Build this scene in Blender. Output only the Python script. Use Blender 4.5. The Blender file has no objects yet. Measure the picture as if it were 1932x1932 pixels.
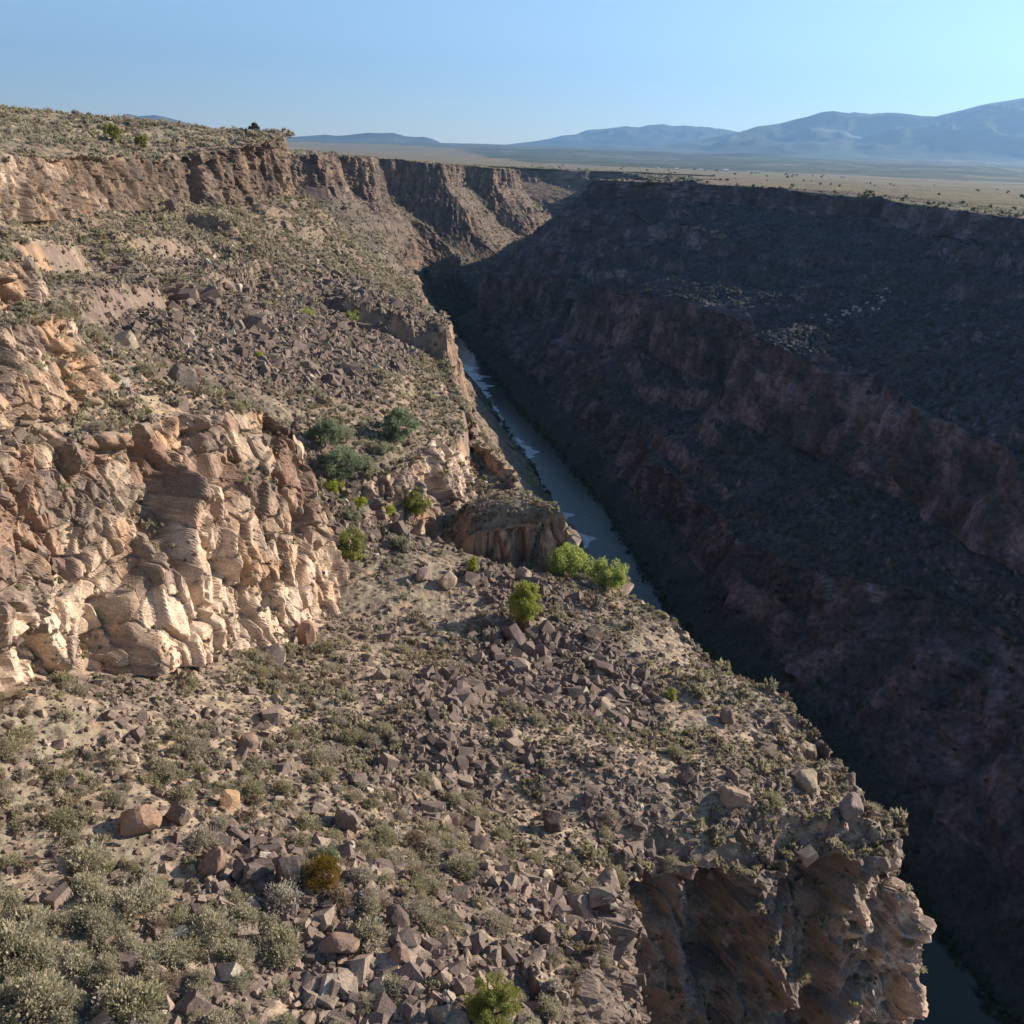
import bpy, bmesh, math, random
import numpy as np
from mathutils import Matrix, Vector
random.seed(5)
RNG = np.random.default_rng(11)
scene = bpy.context.scene
COL = scene.collection
# ------------------------------------------------------------------ camera, sky, sun
PITCH = math.radians(21.27); ROLL = math.radians(2.0)
cam = bpy.data.cameras.new('camera'); cam_o = bpy.data.objects.new('camera', cam); COL.objects.link(cam_o)
cam.sensor_width = 36; cam.lens = 36 * 1770 / 1932; cam.clip_start = 0.5; cam.clip_end = 120000
R0 = Vector((1, 0, 0)); U0 = Vector((0, math.sin(PITCH), math.cos(PITCH))); F0 = Vector((0, math.cos(PITCH), -math.sin(PITCH)))
cx = math.cos(ROLL) * R0 + math.sin(ROLL) * U0; cy = -math.sin(ROLL) * R0 + math.cos(ROLL) * U0; cz = -F0
cam_o.matrix_world = Matrix(((cx.x, cy.x, cz.x, 0), (cx.y, cy.y, cz.y, 0), (cx.z, cy.z, cz.z, 0), (0, 0, 0, 1)))
scene.camera = cam_o
SUN_AZ = math.radians(68); SUN_EL = math.radians(21)      # azimuth from +Y towards +X
world = bpy.data.worlds.new('World'); scene.world = world; world.use_nodes = True
wn = world.node_tree.nodes; bg = wn['Background']
sky = wn.new('ShaderNodeTexSky'); sky.sky_type = 'NISHITA'; sky.sun_disc = False
sky.sun_elevation = SUN_EL; sky.sun_rotation = SUN_AZ
sky.altitude = 2000; sky.air_density = 1.0; sky.dust_density = 0.2; sky.ozone_density = 2.2
world.node_tree.links.new(sky.outputs[0], bg.inputs[0]); bg.inputs[1].default_value = 0.083
sun = bpy.data.lights.new('sun', 'SUN'); sun.energy = 5.0; sun.angle = math.radians(0.5); sun.color = (1.0, 0.88, 0.74)
sun_o = bpy.data.objects.new('sun', sun); COL.objects.link(sun_o)
sd = Vector((math.sin(SUN_AZ) * math.cos(SUN_EL), math.cos(SUN_AZ) * math.cos(SUN_EL), math.sin(SUN_EL)))
sun_o.rotation_euler = sd.to_track_quat('Z', 'Y').to_euler(); sun_o.location = (0, 0, 50)
scene.view_settings.view_transform = 'Standard'; scene.view_settings.look = 'None'
scene.view_settings.exposure = 1.15; scene.view_settings.gamma = 1.0
scene.cycles.max_bounces = 5; scene.cycles.diffuse_bounces = 2; scene.cycles.glossy_bounces = 2
scene.cycles.transparent_max_bounces = 4; scene.cycles.volume_bounces = 0
HAZE = 3.5e-5

# ------------------------------------------------------------------ numpy noise
def h32(ix, iy, iz, seed):
    with np.errstate(over='ignore'):
        h = (ix.astype(np.int64) * 374761393 + iy.astype(np.int64) * 668265263 + iz.astype(np.int64) * 2147483647 + seed * 974634777) & 0xFFFFFFFF
        h = ((h ^ (h >> 13)) * 1274126177) & 0xFFFFFFFF
        h = ((h ^ (h >> 16)) * 2246822519) & 0xFFFFFFFF
        h = h ^ (h >> 15)
    return h
def hf(ix, iy, iz, seed):
    return h32(ix, iy, iz, seed).astype(np.float64) / 4294967296.0
def vnoise(p, size, seed=0):
    q = p / np.asarray(size, float)
    b = np.floor(q).astype(np.int64); f = q - b; f = f * f * (3 - 2 * f)
    out = np.zeros(len(p))
    for dx in (0, 1):
        for dy in (0, 1):
            for dz in (0, 1):
                w = (f[:, 0] if dx else 1 - f[:, 0]) * (f[:, 1] if dy else 1 - f[:, 1]) * (f[:, 2] if dz else 1 - f[:, 2])
                out += w * hf(b[:, 0] + dx, b[:, 1] + dy, b[:, 2] + dz, seed)
    return out * 2 - 1
def fbm(p, size, seed=0, oct=4, gain=0.5):
    s = np.asarray(size, float) * np.ones(3); a = 1.0; out = np.zeros(len(p)); t = 0
    for k in range(oct):
        out += a * vnoise(p + 17.3 * k, s, seed + k); t += a; a *= gain; s = s / 2.03
    return out / t * 1.5
def voro(p, size, seed=0, jit=0.85):
    """nearest jittered cell: distance, edge distance, cell hash, offset from its centre (in metres)"""
    size = np.asarray(size, float) * np.ones(3)
    q = p / size; b = np.floor(q - 0.5).astype(np.int64)
    f1 = np.full(len(p), 9.0); f2 = np.full(len(p), 9.0); idh = np.zeros(len(p), np.int64); off = np.zeros_like(p)
    for dx in (0, 1):
        for dy in (0, 1):
            for dz in (0, 1):
                ix, iy, iz = b[:, 0] + dx, b[:, 1] + dy, b[:, 2] + dz
                h = h32(ix, iy, iz, seed)
                j = np.stack([(h & 1023) / 1023.0, ((h >> 10) & 1023) / 1023.0, ((h >> 20) & 1023) / 1023.0], 1)
                c = np.stack([ix, iy, iz], 1) + 0.5 + (j - 0.5) * jit
                d = q - c; dd = np.sqrt((d * d).sum(1))
                m = dd < f1
                f2 = np.where(m, f1, np.minimum(f2, dd))
                f1 = np.where(m, dd, f1); idh = np.where(m, h, idh); off[m] = d[m]
    return f1, f2, idh, off * size
def blur(a, r, c):
    g = a.reshape(r, c); g = np.pad(g, 1, mode='edge')
    g = (g[:, :-2] + 2 * g[:, 1:-1] + g[:, 2:]) / 4; g = (g[:-2] + 2 * g[1:-1] + g[2:]) / 4
    return g.ravel()
def rnd(idh, k):
    return hf(idh, idh * 0 + k, idh * 0 + 7 * k, 91)
def blocks(p, size, seed, amp, tilt, crack=0.0, cw=0.06, band=0.22):
    """displacement like fractured blocks: every cell is a flat facet of its own height and tilt; neighbouring
    facets meet over a narrow band (in metres) so that the step between them is a clean straight face"""
    size = np.asarray(size, float) * np.ones(3)
    q = p / size; b = np.floor(q - 0.5).astype(np.int64)
    f1 = np.full(len(p), 9.0); f2 = np.full(len(p), 9.0); i1 = np.zeros(len(p), np.int64); i2 = i1.copy(); o1 = np.zeros_like(p); o2 = np.zeros_like(p)
    for dx in (0, 1):
        for dy in (0, 1):
            for dz in (0, 1):
                ix, iy, iz = b[:, 0] + dx, b[:, 1] + dy, b[:, 2] + dz
                h = h32(ix, iy, iz, seed)
                j = np.stack([(h & 1023) / 1023.0, ((h >> 10) & 1023) / 1023.0, ((h >> 20) & 1023) / 1023.0], 1)
                d = q - (np.stack([ix, iy, iz], 1) + 0.5 + (j - 0.5) * 0.85); dd = np.sqrt((d * d).sum(1))
                m = dd < f1; m2 = (~m) & (dd < f2)
                f2 = np.where(m, f1, np.where(m2, dd, f2)); i2 = np.where(m, i1, np.where(m2, h, i2))
                o2 = np.where(m[:, None], o1, np.where(m2[:, None], d, o2))
                f1 = np.where(m, dd, f1); i1 = np.where(m, h, i1); o1 = np.where(m[:, None], d, o1)
    tl = np.ones(3) * tilt
    def plane(i, off):
        v = amp * (rnd(i, 1) * 2 - 1); off = off * size
        for k in range(3): v = v + tl[k] * off[:, k] * (rnd(i, 3 + k) * 2 - 1)
        return v
    g = np.clip((f2 - f1) * float(size[:2].mean()) / band, 0, 1)
    w = 0.5 + 0.5 * g
    d = plane(i1, o1) * w + plane(i2, o2) * (1 - w)
    if crack: d -= crack * np.clip(1 - (f2 - f1) / cw, 0, 1)
    return d, i1
def ss(x, a, b):
    t = np.clip((x - a) / (b - a), 0, 1); return t * t * (3 - 2 * t)
def mix(a, b, t):
    return a * (1 - t[:, None]) + np.asarray(b) * t[:, None]

# ------------------------------------------------------------------ materials
def new_mat(name, rough=0.95, spec=0.15):
    m = bpy.data.materials.new(name); m.use_nodes = True
    b = m.node_tree.nodes['Principled BSDF']
    b.inputs['Roughness'].default_value = rough; b.inputs['Specular IOR Level'].default_value = spec
    return m, m.node_tree.nodes, m.node_tree.links, b
def ramp(nodes, stops):
    r = nodes.new('ShaderNodeValToRGB'); e = r.color_ramp.elements
    while len(e) < len(stops): e.new(0.5)
    for x, (pos, c) in zip(e, stops): x.position = pos; x.color = (*c, 1)
    return r
def noise_node(nodes, scale, detail=4, rough=0.6):
    n = nodes.new('ShaderNodeTexNoise'); n.inputs['Scale'].default_value = scale
    n.inputs['Detail'].default_value = detail; n.inputs['Roughness'].default_value = rough; return n
def albedo_mat(name, scales=(0.9, 6.0), bump=0.25, bump_scale=3.0, vary=0.5, attr='albedo'):
    """surface colour stored per vertex, broken up by world-space noise"""
    m, n, l, b = new_mat(name)
    a = n.new('ShaderNodeAttribute'); a.attribute_name = attr
    g = n.new('ShaderNodeNewGeometry')
    n1 = noise_node(n, scales[0], 3); n2 = noise_node(n, scales[1], 4)
    l.new(g.outputs['Position'], n1.inputs['Vector']); l.new(g.outputs['Position'], n2.inputs['Vector'])
    mr1 = n.new('ShaderNodeMapRange'); mr1.inputs['From Min'].default_value = 0.3; mr1.inputs['From Max'].default_value = 0.7
    mr1.inputs['To Min'].default_value = 1 - vary * .6; mr1.inputs['To Max'].default_value = 1 + vary * .6
    mr2 = n.new('ShaderNodeMapRange'); mr2.inputs['From Min'].default_value = 0.3; mr2.inputs['From Max'].default_value = 0.7
    mr2.inputs['To Min'].default_value = 1 - vary; mr2.inputs['To Max'].default_value = 1 + vary
    l.new(n1.outputs['Fac'], mr1.inputs['Value']); l.new(n2.outputs['Fac'], mr2.inputs['Value'])
    mu = n.new('ShaderNodeMath'); mu.operation = 'MULTIPLY'; l.new(mr1.outputs[0], mu.inputs[0]); l.new(mr2.outputs[0], mu.inputs[1])
    vm = n.new('ShaderNodeVectorMath'); vm.operation = 'SCALE'
    l.new(a.outputs['Color'], vm.inputs[0]); l.new(mu.outputs[0], vm.inputs['Scale'])
    l.new(vm.outputs[0], b.inputs['Base Color'])
    if bump:
        nb = noise_node(n, bump_scale, 5, 0.65); l.new(g.outputs['Position'], nb.inputs['Vector'])
        bp = n.new('ShaderNodeBump'); bp.inputs['Strength'].default_value = 0.8; bp.inputs['Distance'].default_value = bump
        l.new(nb.outputs['Fac'], bp.inputs['Height']); l.new(bp.outputs[0], b.inputs['Normal'])
    return m
MAT_WALL = albedo_mat('canyon_rock_and_soil', (0.7, 5.0), 0.14, 3.5, 0.30)
MAT_FARWALL = albedo_mat('shaded_wall_rock', (0.08, 0.6), 0.5, 0.6, 0.5)
MAT_ROCK = albedo_mat('basalt_block', (1.2, 9.0), 0.06, 7.0, 0.35)
MAT_LEAF = albedo_mat('shrub_foliage', (0.8, 7.0), 0, 1, 0.3)
MAT_PLAIN = albedo_mat('plateau_grass', (0.02, 0.15), 0, 1, 0.25)
MAT_HILL = albedo_mat('mountain_forest', (0.0006, 0.004), 0, 1, 0.35)
def wood_mat():
    m, n, l, b = new_mat('grey_bark'); g = n.new('ShaderNodeNewGeometry'); t = noise_node(n, 9)
    l.new(g.outputs['Position'], t.inputs['Vector'])
    r = ramp(n, [(0.3, (0.07, 0.055, 0.045)), (0.7, (0.19, 0.16, 0.13))]); l.new(t.outputs['Fac'], r.inputs[0]); l.new(r.outputs[0], b.inputs['Base Color']); return m
MAT_WOOD = wood_mat()
def leaf_mat(name, c0, c1, scale=3.0):
    m, n, l, b = new_mat(name); g = n.new('ShaderNodeNewGeometry'); t = noise_node(n, scale)
    l.new(g.outputs['Position'], t.inputs['Vector'])
    r = ramp(n, [(0.35, c0), (0.68, c1)]); l.new(t.outputs['Fac'], r.inputs[0]); l.new(r.outputs[0], b.inputs['Base Color'])
    return m
MAT_JUN_BRIGHT = leaf_mat('bright_juniper_leaves', (0.24, 0.26, 0.05), (0.43, 0.45, 0.11))
MAT_JUN_DARK = leaf_mat('dark_juniper_leaves', (0.03, 0.045, 0.018), (0.07, 0.09, 0.03))
MAT_JUN_MID = leaf_mat('olive_juniper_leaves', (0.19, 0.20, 0.045), (0.34, 0.35, 0.10))
MAT_COTTON = leaf_mat('yellow_green_leaves', (0.30, 0.34, 0.08), (0.50, 0.54, 0.17))
MAT_BLUEGREEN = leaf_mat('blue_green_leaves', (0.15, 0.185, 0.10), (0.30, 0.35, 0.21))
MAT_RABBIT = leaf_mat('yellow_flower_heads', (0.26, 0.30, 0.03), (0.46, 0.48, 0.07))
MAT_SAGEBUSH = leaf_mat('sage_leaves', (0.24, 0.235, 0.145), (0.42, 0.40, 0.27))
MAT_RUST = leaf_mat('rusty_leaves', (0.13, 0.085, 0.015), (0.27, 0.17, 0.03))

def translucent(m, f):
    n, l = m.node_tree.nodes, m.node_tree.links; b = n['Principled BSDF']; out = n['Material Output']
    t = n.new('ShaderNodeBsdfTranslucent'); x = n.new('ShaderNodeMixShader'); x.inputs[0].default_value = f
    src = b.inputs['Base Color'].links[0].from_socket; l.new(src, t.inputs['Color'])
    l.new(b.outputs[0], x.inputs[1]); l.new(t.outputs[0], x.inputs[2]); l.new(x.outputs[0], out.inputs['Surface'])
for _m in (MAT_LEAF, MAT_JUN_BRIGHT, MAT_JUN_DARK, MAT_JUN_MID, MAT_COTTON, MAT_BLUEGREEN, MAT_RABBIT, MAT_RUST, MAT_SAGEBUSH): translucent(_m, 0.42)

# ------------------------------------------------------------------ mesh helpers
def mesh_np(name, V, F, mat, albedo=None, parent=None, smooth=False):
    """V (n,3); F (m,3) or (m,4) int array"""
    me = bpy.data.meshes.new(name); k = F.shape[1]
    me.vertices.add(len(V)); me.vertices.foreach_set('co', np.ascontiguousarray(V, np.float32).ravel())
    me.loops.add(F.size); me.loops.foreach_set('vertex_index', np.ascontiguousarray(F, np.int32).ravel())
    me.polygons.add(len(F)); me.polygons.foreach_set('loop_start', np.arange(0, F.size, k, dtype=np.int32))
    me.polygons.foreach_set('loop_total', np.full(len(F), k, np.int32))
    me.polygons.foreach_set('use_smooth', np.full(len(F), smooth, dtype=bool))
    if albedo is not None:
        at = me.attributes.new('albedo', 'FLOAT_COLOR', 'POINT')
        c = np.ones((len(V), 4), np.float32); c[:, :3] = np.clip(albedo, 0.005, 0.9); at.data.foreach_set('color', c.ravel())
    me.update(calc_edges=True); me.materials.append(mat)
    o = bpy.data.objects.new(name, me); COL.objects.link(o)
    if parent: o.parent = parent
    return o
def tag(o, label=None, cat=None, group=None, kind=None):
    if label: o['label'] = label
    if cat: o['category'] = cat
    if group: o['group'] = group
    if kind: o['kind'] = kind
    return o
def empty(name, loc):
    o = bpy.data.objects.new(name, None); o.location = loc; o.empty_display_size = 0.3; COL.objects.link(o); return o

# ------------------------------------------------------------------ canyon break lines, (Y, x, z) in metres, river 168 m below the eye
LEFT = dict(
 A=[(-400,-9000,14),(100,-9000,14),(420,-9000,0),(1000,-9000,-14),(2400,-9000,-40)],
 B2=[(-400,-420,9),(100,-420,9),(350,-430,7),(430,-420,1.5),(520,-420,-4),(700,-420,-7),(1000,-420,-14),(1500,-420,-26),(2100,-300,-38)],
 B=[(-400,-160,8),(60,-150,8),(200,-165,6),(330,-172,6.0),(400,-150,4.2),(425,-135,2.6),(440,-170,0),(520,-230,-4),(700,-240,-7.5),(920,-200,-12.5),(1200,-220,-17),(1300,-170,-22),(1400,-110,-27),(1490,-60,-31),(1600,-160,-33),(1900,-90,-36),(2058,100,-41),(2100,360,-42)],
 C=[(-400,-75,5),(60,-75,4),(120,-88,-1),(194,-96,-5),(260,-106,-6.5),(316,-118,-7),(350,-112,-5),(385,-99,-2),(420,-97.5,.6),(430,-106,0.2),(445,-140,-3),(600,-198,-7),(720,-214,-8.5),(790,-205,-10),(812,-166,-12),(858,-160,-12),(882,-180,-12.5),(932,-178,-13),(950,-150,-14.5),(1012,-149,-15),(1042,-176,-16),(1110,-216,-17),(1200,-208,-18.5),(1240,-182,-19),(1262,-108,-23.5),(1280,-103,-24),(1300,-104,-24.5),(1370,-86,-27),(1398,-80,-28),(1408,-45,-29),(1470,-10,-32),(1492,-2,-33),(1505,-10,-33),(1600,-90,-34),(1800,-120,-36),(1960,-60,-38),(2030,40,-40),(2058,134,-43),(2075,140,-43),(2100,400,-43)],
 D=[(-400,-66,-3),(60,-66,-3),(120,-80,-10),(180,-90.5,-16),(250,-97,-19),(300,-106,-21),(335,-99,-22),(385,-91.5,-22),(412,-90,-23),(428,-98,-24),(446,-126,-28),(600,-184,-31),(720,-199,-33),(786,-190,-34),(812,-150,-36),(858,-144,-36),(884,-162,-37),(932,-160,-39),(952,-132,-42),(1014,-130,-43),(1046,-158,-43),(1110,-204,-44),(1200,-196,-46),(1238,-170,-47),(1260,-94,-50),(1280,-88,-50),(1302,-90,-50),(1370,-72,-54),(1398,-66,-55),(1408,-32,-56),(1470,2,-58),(1492,9,-59),(1507,2,-59),(1600,-70,-60),(1800,-100,-62),(1960,-40,-64),(2030,58,-66),(2058,150,-68),(2075,156,-68),(2100,420,-70)],
 E3=[(-400,-47,-9),(60,-46,-9.5),(76,-44,-10),(86,-45,-10.5),(92,-50,-14)],
 F3=[(-400,-44,-14.5),(60,-43,-14),(76,-41.6,-14),(86,-43,-15),(92,-47,-16.5)],
 E2=[(-400,-41,-14.6),(60,-40.4,-13.8),(76,-39.4,-14.4),(84,-39.5,-16.5),(88,-42,-19)],
 F2=[(-400,-38,-20),(60,-37.6,-19.3),(76,-36.6,-22.0),(84,-37.0,-22),(88,-38.5,-22)],
 G=[(-400,-37,-19),(60,-36.5,-20),(68,-36.2,-22),(80,-34,-24),(93,-31,-26),(100,-27.5,-29),(104,-25.2,-31.8),(107,-24,-36),(110,-24.5,-44),(114,-27,-47),(125,-24.5,-46.5),(133,-18.5,-45.5),(138,-16,-45.5),(150,-14.5,-46),(167,-11.5,-47.6),(180,-13,-47.4),(200,-18,-47),(232,-26,-46.5),(250,-28,-46),(275,-32,-46.5),(312,-40,-49),(432,-58,-54),(520,-72,-58),(600,-88,-62),(700,-106,-68),(780,-120,-74),(880,-132,-72),(960,-138,-70),(1030,-132,-66),(1050,-126,-74),(1064,-104,-84),(1080,-106,-84),(1110,-180,-78),(1200,-178,-80),(1236,-150,-82),(1258,-76,-84),(1275,-64,-84),(1300,-64,-86),(1392,-42,-90),(1402,-14,-90),(1476,30,-88),(1495,36,-88),(1600,-30,-90),(1960,10,-92),(2058,180,-95),(2100,450,-95)],
 H=[(-400,-35,-37),(59,-34.6,-38),(69,-31.1,-43),(88.5,-26.1,-51),(96.6,-22.1,-54),(104,-20.8,-54.6),(108,-21.4,-53.4),(114,-21.5,-52),(125,-19,-53),(131,-15.5,-58),(138,-11.6,-58),(148,-8,-57),(160,-5.5,-54.5),(175,-8.5,-51.6),(190,-13,-50),(232,-22,-49.5),(250,-23.5,-48.2),(275,-27,-49.5),(312,-36,-51),(432,-54,-57),(520,-66,-63),(600,-82,-68),(700,-100,-76),(780,-112,-82),(880,-122,-84),(960,-128,-84),(1030,-124,-78),(1050,-112,-90),(1064,-88,-100),(1080,-90,-100),(1110,-165,-98),(1200,-160,-98),(1236,-132,-100),(1258,-62,-102),(1275,-50,-102),(1300,-50,-104),(1392,-28,-106),(1402,0,-106),(1476,42,-105),(1495,48,-105),(1600,-14,-106),(1960,24,-108),(2058,195,-110),(2100,465,-110)],
 I=[(-400,-4,-42),(0,-4,-42),(25,-2,-44),(40,4,-47),(48,6.2,-49),(54,8.2,-52.5),(59.5,9,-55.5),(63,11.4,-57.5),(66.5,14,-59),(68.6,17.5,-60.5),(70.0,25,-62),(72.6,31.8,-62),(75.0,39.6,-62),(78,40.2,-62.2),(88,37,-62.2),(96,35.0,-62),(99.5,34.8,-62),(103,30.5,-62),(116,24.5,-62),(129,16,-62),(131.6,10,-62),(133.0,8.0,-57.0),(140,3.6,-54.6),(150,0.8,-53.6),(164,-4.6,-52),(175,-7.2,-51),(186,-10,-50),(210,-15,-49.4),(234,-17.4,-47.8),(250,-19,-48.4),(275,-23,-50.4),(312,-30,-52),(432,-48,-58),(520,-60,-66),(600,-74,-74),(700,-92,-84),(780,-104,-92),(880,-112,-96),(960,-116,-98),(1030,-112,-94),(1050,-96,-108),(1066,-68,-122),(1082,-68,-122),(1110,-140,-114),(1188,-130,-118),(1236,-90,-120),(1256,-40,-122),(1275,-28,-124),(1300,-26,-126),(1400,14,-126),(1476,55,-126),(1495,60,-126),(1600,0,-126),(1960,40,-126),(2058,212,-128),(2100,480,-128)],
 J=[(-400,30,-95),(0,25,-92),(40,17,-84),(54,12.2,-84),(60,13,-88),(66.5,20,-92),(69.5,30,-96),(72.5,39,-98),(76,50,-106),(88,48,-106),(99.5,45,-106),(103,41,-106),(116,36,-106),(129,28,-106),(140,20,-106),(186,8,-104),(234,0,-104),(312,-10,-106),(432,-28,-110),(520,-38,-116),(600,-54,-120),(700,-72,-126),(780,-86,-130),(880,-98,-134),(960,-104,-136),(1030,-100,-136),(1050,-84,-140),(1066,-60,-144),(1084,-58,-144),(1112,-90,-140),(1188,-70,-142),(1250,-18,-144),(1300,0,-144),(1400,36,-146),(1495,82,-146),(1600,30,-146),(2058,240,-150),(2100,500,-150)],
 K=[(-400,120,-168.6),(0,95,-168.6),(150,78,-168.6),(180,72,-168.6),(335,38,-168.6),(375,34,-168.6),(438,22,-168.6),(533,5,-168.6),(600,-10,-168.6),(655,-22,-168.6),(775,-56,-168.6),(900,-76,-168.6),(977,-88,-168.6),(1030,-86,-168.6),(1058,-60,-168.6),(1080,-44,-168.6),(1120,-10,-168.6),(1188,28,-168.6),(1264,50,-168.6),(1400,72,-168.6),(1495,96,-168.6),(1600,82,-168.6),(1960,90,-168.6),(2058,250,-168.6),(2100,520,-168.6)],
 L=[(-400,134,-171),(0,110,-171),(150,92,-171),(335,50,-171),(438,34,-171),(533,12,-171),(655,-14,-171),(775,-50,-171),(977,-78,-171),(1030,-70,-171),(1058,-40,-171),(1120,5,-171),(1188,45,-171),(1400,80,-171),(1495,102,-171),(1600,92,-171),(1960,98,-171),(2058,260,-171),(2100,540,-171)],
)
RIGHT = dict(
 L=[q for q in LEFT['L'] if q[0] < 1700] + [(2100,100,-171)],
 M=[(-400,150,-168.6),(0,128,-168.6),(157,105,-168.6),(180,100,-168.6),(331,63,-168.6),(365,56,-168.6),(440,46,-168.6),(556,20,-168.6),(620,2,-168.6),(705,-14,-168.6),(821,-42,-168.6),(900,-58,-168.6),(977,-68,-168.6),(1014,-56,-168.6),(1040,-40,-168.6),(1058,-22,-168.6),(1103,25,-168.6),(1188,70,-168.6),(1264,76,-168.6),(1400,90,-168.6),(1495,110,-168.6),(1600,105,-168.6),(2100,112,-168.6)],
 M2=[(-400,160,-160),(0,140,-158),(157,122,-156),(331,80,-158),(440,62,-158),(556,38,-158),(705,6,-158),(821,-26,-158),(900,-42,-158),(977,-48,-160),(1014,-30,-160),(1058,4,-160),(1103,45,-160),(1188,84,-160),(1400,98,-160),(1495,118,-160),(2100,122,-160)],
 N=[(-400,175,-125),(0,165,-125),(150,155,-125),(261,140,-125),(290,110,-131),(311,95,-134),(378,84,-139),(430,72,-140),(470,66,-140),(520,60,-140),(597,45,-140),(700,18,-142),(803,-12,-144),(858,-26,-146),(900,-28,-148),(940,-20,-150),(1000,10,-150),(1103,56,-150),(1250,100,-150),(1500,128,-150),(2100,128,-150)],
 O1=[(-400,188,-108),(150,168,-108),(250,158,-106),(300,136,-108),(330,118,-110),(380,104,-112),(446,90,-112),(500,90,-110),(540,80,-112),(597,60,-114),(700,32,-116),(803,-4,-122),(858,-26,-128),(890,-26,-128),(940,0,-130),(1103,70,-130),(1250,120,-130),(1500,290,-130),(2100,750,-130)],
 O=[(-400,205,-84),(0,200,-84),(200,182,-84),(322,160,-84),(394,140,-84),(430,122,-83),(446,113,-84),(470,122,-86),(500,118,-82),(522,110,-80),(560,93,-83),(597,77,-85),(650,62,-88),(720,38,-92),(803,8,-100),(858,-22,-106),(888,-24,-107),(910,-14,-107),(960,30,-107),(1103,86,-107),(1250,128,-107),(1500,150,-107),(2100,150,-107)],
 P=[(-400,275,-58),(0,270,-58),(300,238,-60),(460,216,-60),(617,173,-58),(700,130,-52),(789,77,-46),(835,48,-46),(870,36,-50),(900,50,-50),(960,88,-50),(1103,102,-50),(1250,140,-52),(1330,174,-53),(1500,180,-57),(1800,175,-60),(2100,180,-64)],
 Pc=[(-400,312,-40),(0,302,-40),(300,272,-41),(460,260,-42),(577,243,-41),(671,216,-38),(750,160,-36),(800,106,-35),(838,58,-37),(870,52,-38),(900,80,-38),(930,106,-38),(1065,116,-38),(1163,125,-39),(1250,155,-41),(1330,190,-42),(1500,195,-46),(1800,188,-50),(2100,195,-54)],
 Q=[(-400,322,-27),(0,312,-27),(300,284,-27),(450,273,-26.5),(577,255,-26),(671,228,-24),(750,171,-22),(800,117,-22.6),(838,67,-24),(862,62,-24.5),(900,92,-25),(930,118,-25.5),(1065,128,-27),(1163,138,-29),(1250,168,-31),(1330,203,-32),(1500,208,-36),(1800,200,-40),(2100,205,-44)],
 R1=[(-400,400,-28),(577,330,-27),(750,260,-24),(838,200,-27),(1065,300,-29),(1500,400,-38),(2100,500,-46)],
 R2=[(-400,1500,-44),(577,1500,-44),(1500,1900,-48),(2100,2100,-54)],
 R3=[(-400,9000,-62),(2100,9000,-62)],
)
RIGHT['O1'] = [(y, x - 10 - 4 * math.sin(y * .021), z - 33) for (y, x, z) in RIGHT['O']]
def line(tab, Y):
    t = np.array(tab, float); return np.interp(Y, t[:, 0], t[:, 1]), np.interp(Y, t[:, 0], t[:, 2])
def sm(a, w):
    k = np.ones(w) / w; return np.convolve(np.pad(a, w // 2, mode='edge'), k, mode='valid')[:len(a)]

def loft(lines, cols, Y, warp=None):
    X = []; Z = []
    pts = [line(t, Y) if not isinstance(t, tuple) else t for t in lines]
    pts = [(p[0] + (warp(k, Y) if warp else 0), p[1]) for k, p in enumerate(pts)]
    for k, n in enumerate(cols):
        (x0, z0), (x1, z1) = pts[k], pts[k + 1]
        f = np.linspace(0, 1, n, endpoint=False)[None, :]
        if k == 0 and n < 30: f = f ** 0.6 if False else f
        X.append(x0[:, None] * (1 - f) + x1[:, None] * f); Z.append(z0[:, None] * (1 - f) + z1[:, None] * f)
    X.append(pts[-1][0][:, None]); Z.append(pts[-1][1][:, None])
    X = np.concatenate(X, 1); Z = np.concatenate(Z, 1)
    return np.stack([X, np.repeat(Y[:, None], X.shape[1], 1), Z], 2)
def grid_normals(P):
    du = np.gradient(P, axis=1); dv = np.gradient(P, axis=0)
    n = np.cross(du, dv); n /= np.linalg.norm(n, axis=2, keepdims=True) + 1e-9
    n[n[:, :, 2] < -0.3] *= -1
    return n
def grid_faces(r, c):
    i = np.arange(r * c).reshape(r, c)
    return np.stack([i[:-1, :-1], i[:-1, 1:], i[1:, 1:], i[1:, :-1]], -1).reshape(-1, 4)
def rows(y0, y1, k, mn, near=0, dense=()):
    out = [y0]
    while out[-1] < y1:
        y = out[-1]; st = near if (near and y < 20) else max(mn, abs(y) * k)
        for a, b, f in dense:
            if a < y < b: st *= f
        out.append(y + st)
    out[-1] = y1
    return np.array(out)

# palettes (real-world base colours)
SOIL = np.array((0.345, 0.26, 0.175)); SOILR = np.array((0.40, 0.255, 0.155)); SAGE = np.array((0.225, 0.20, 0.135))
DROCK = np.array((0.115, 0.085, 0.069)); MROCK = np.array((0.215, 0.158, 0.120)); LROCK = np.array((0.34, 0.255, 0.185))
PALE = np.array((0.60, 0.455, 0.33)); ORANGE = np.array((0.43, 0.265, 0.155)); TANROCK = np.array((0.50, 0.365, 0.25))
GRASS = np.array((0.225, 0.19, 0.11))

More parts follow.
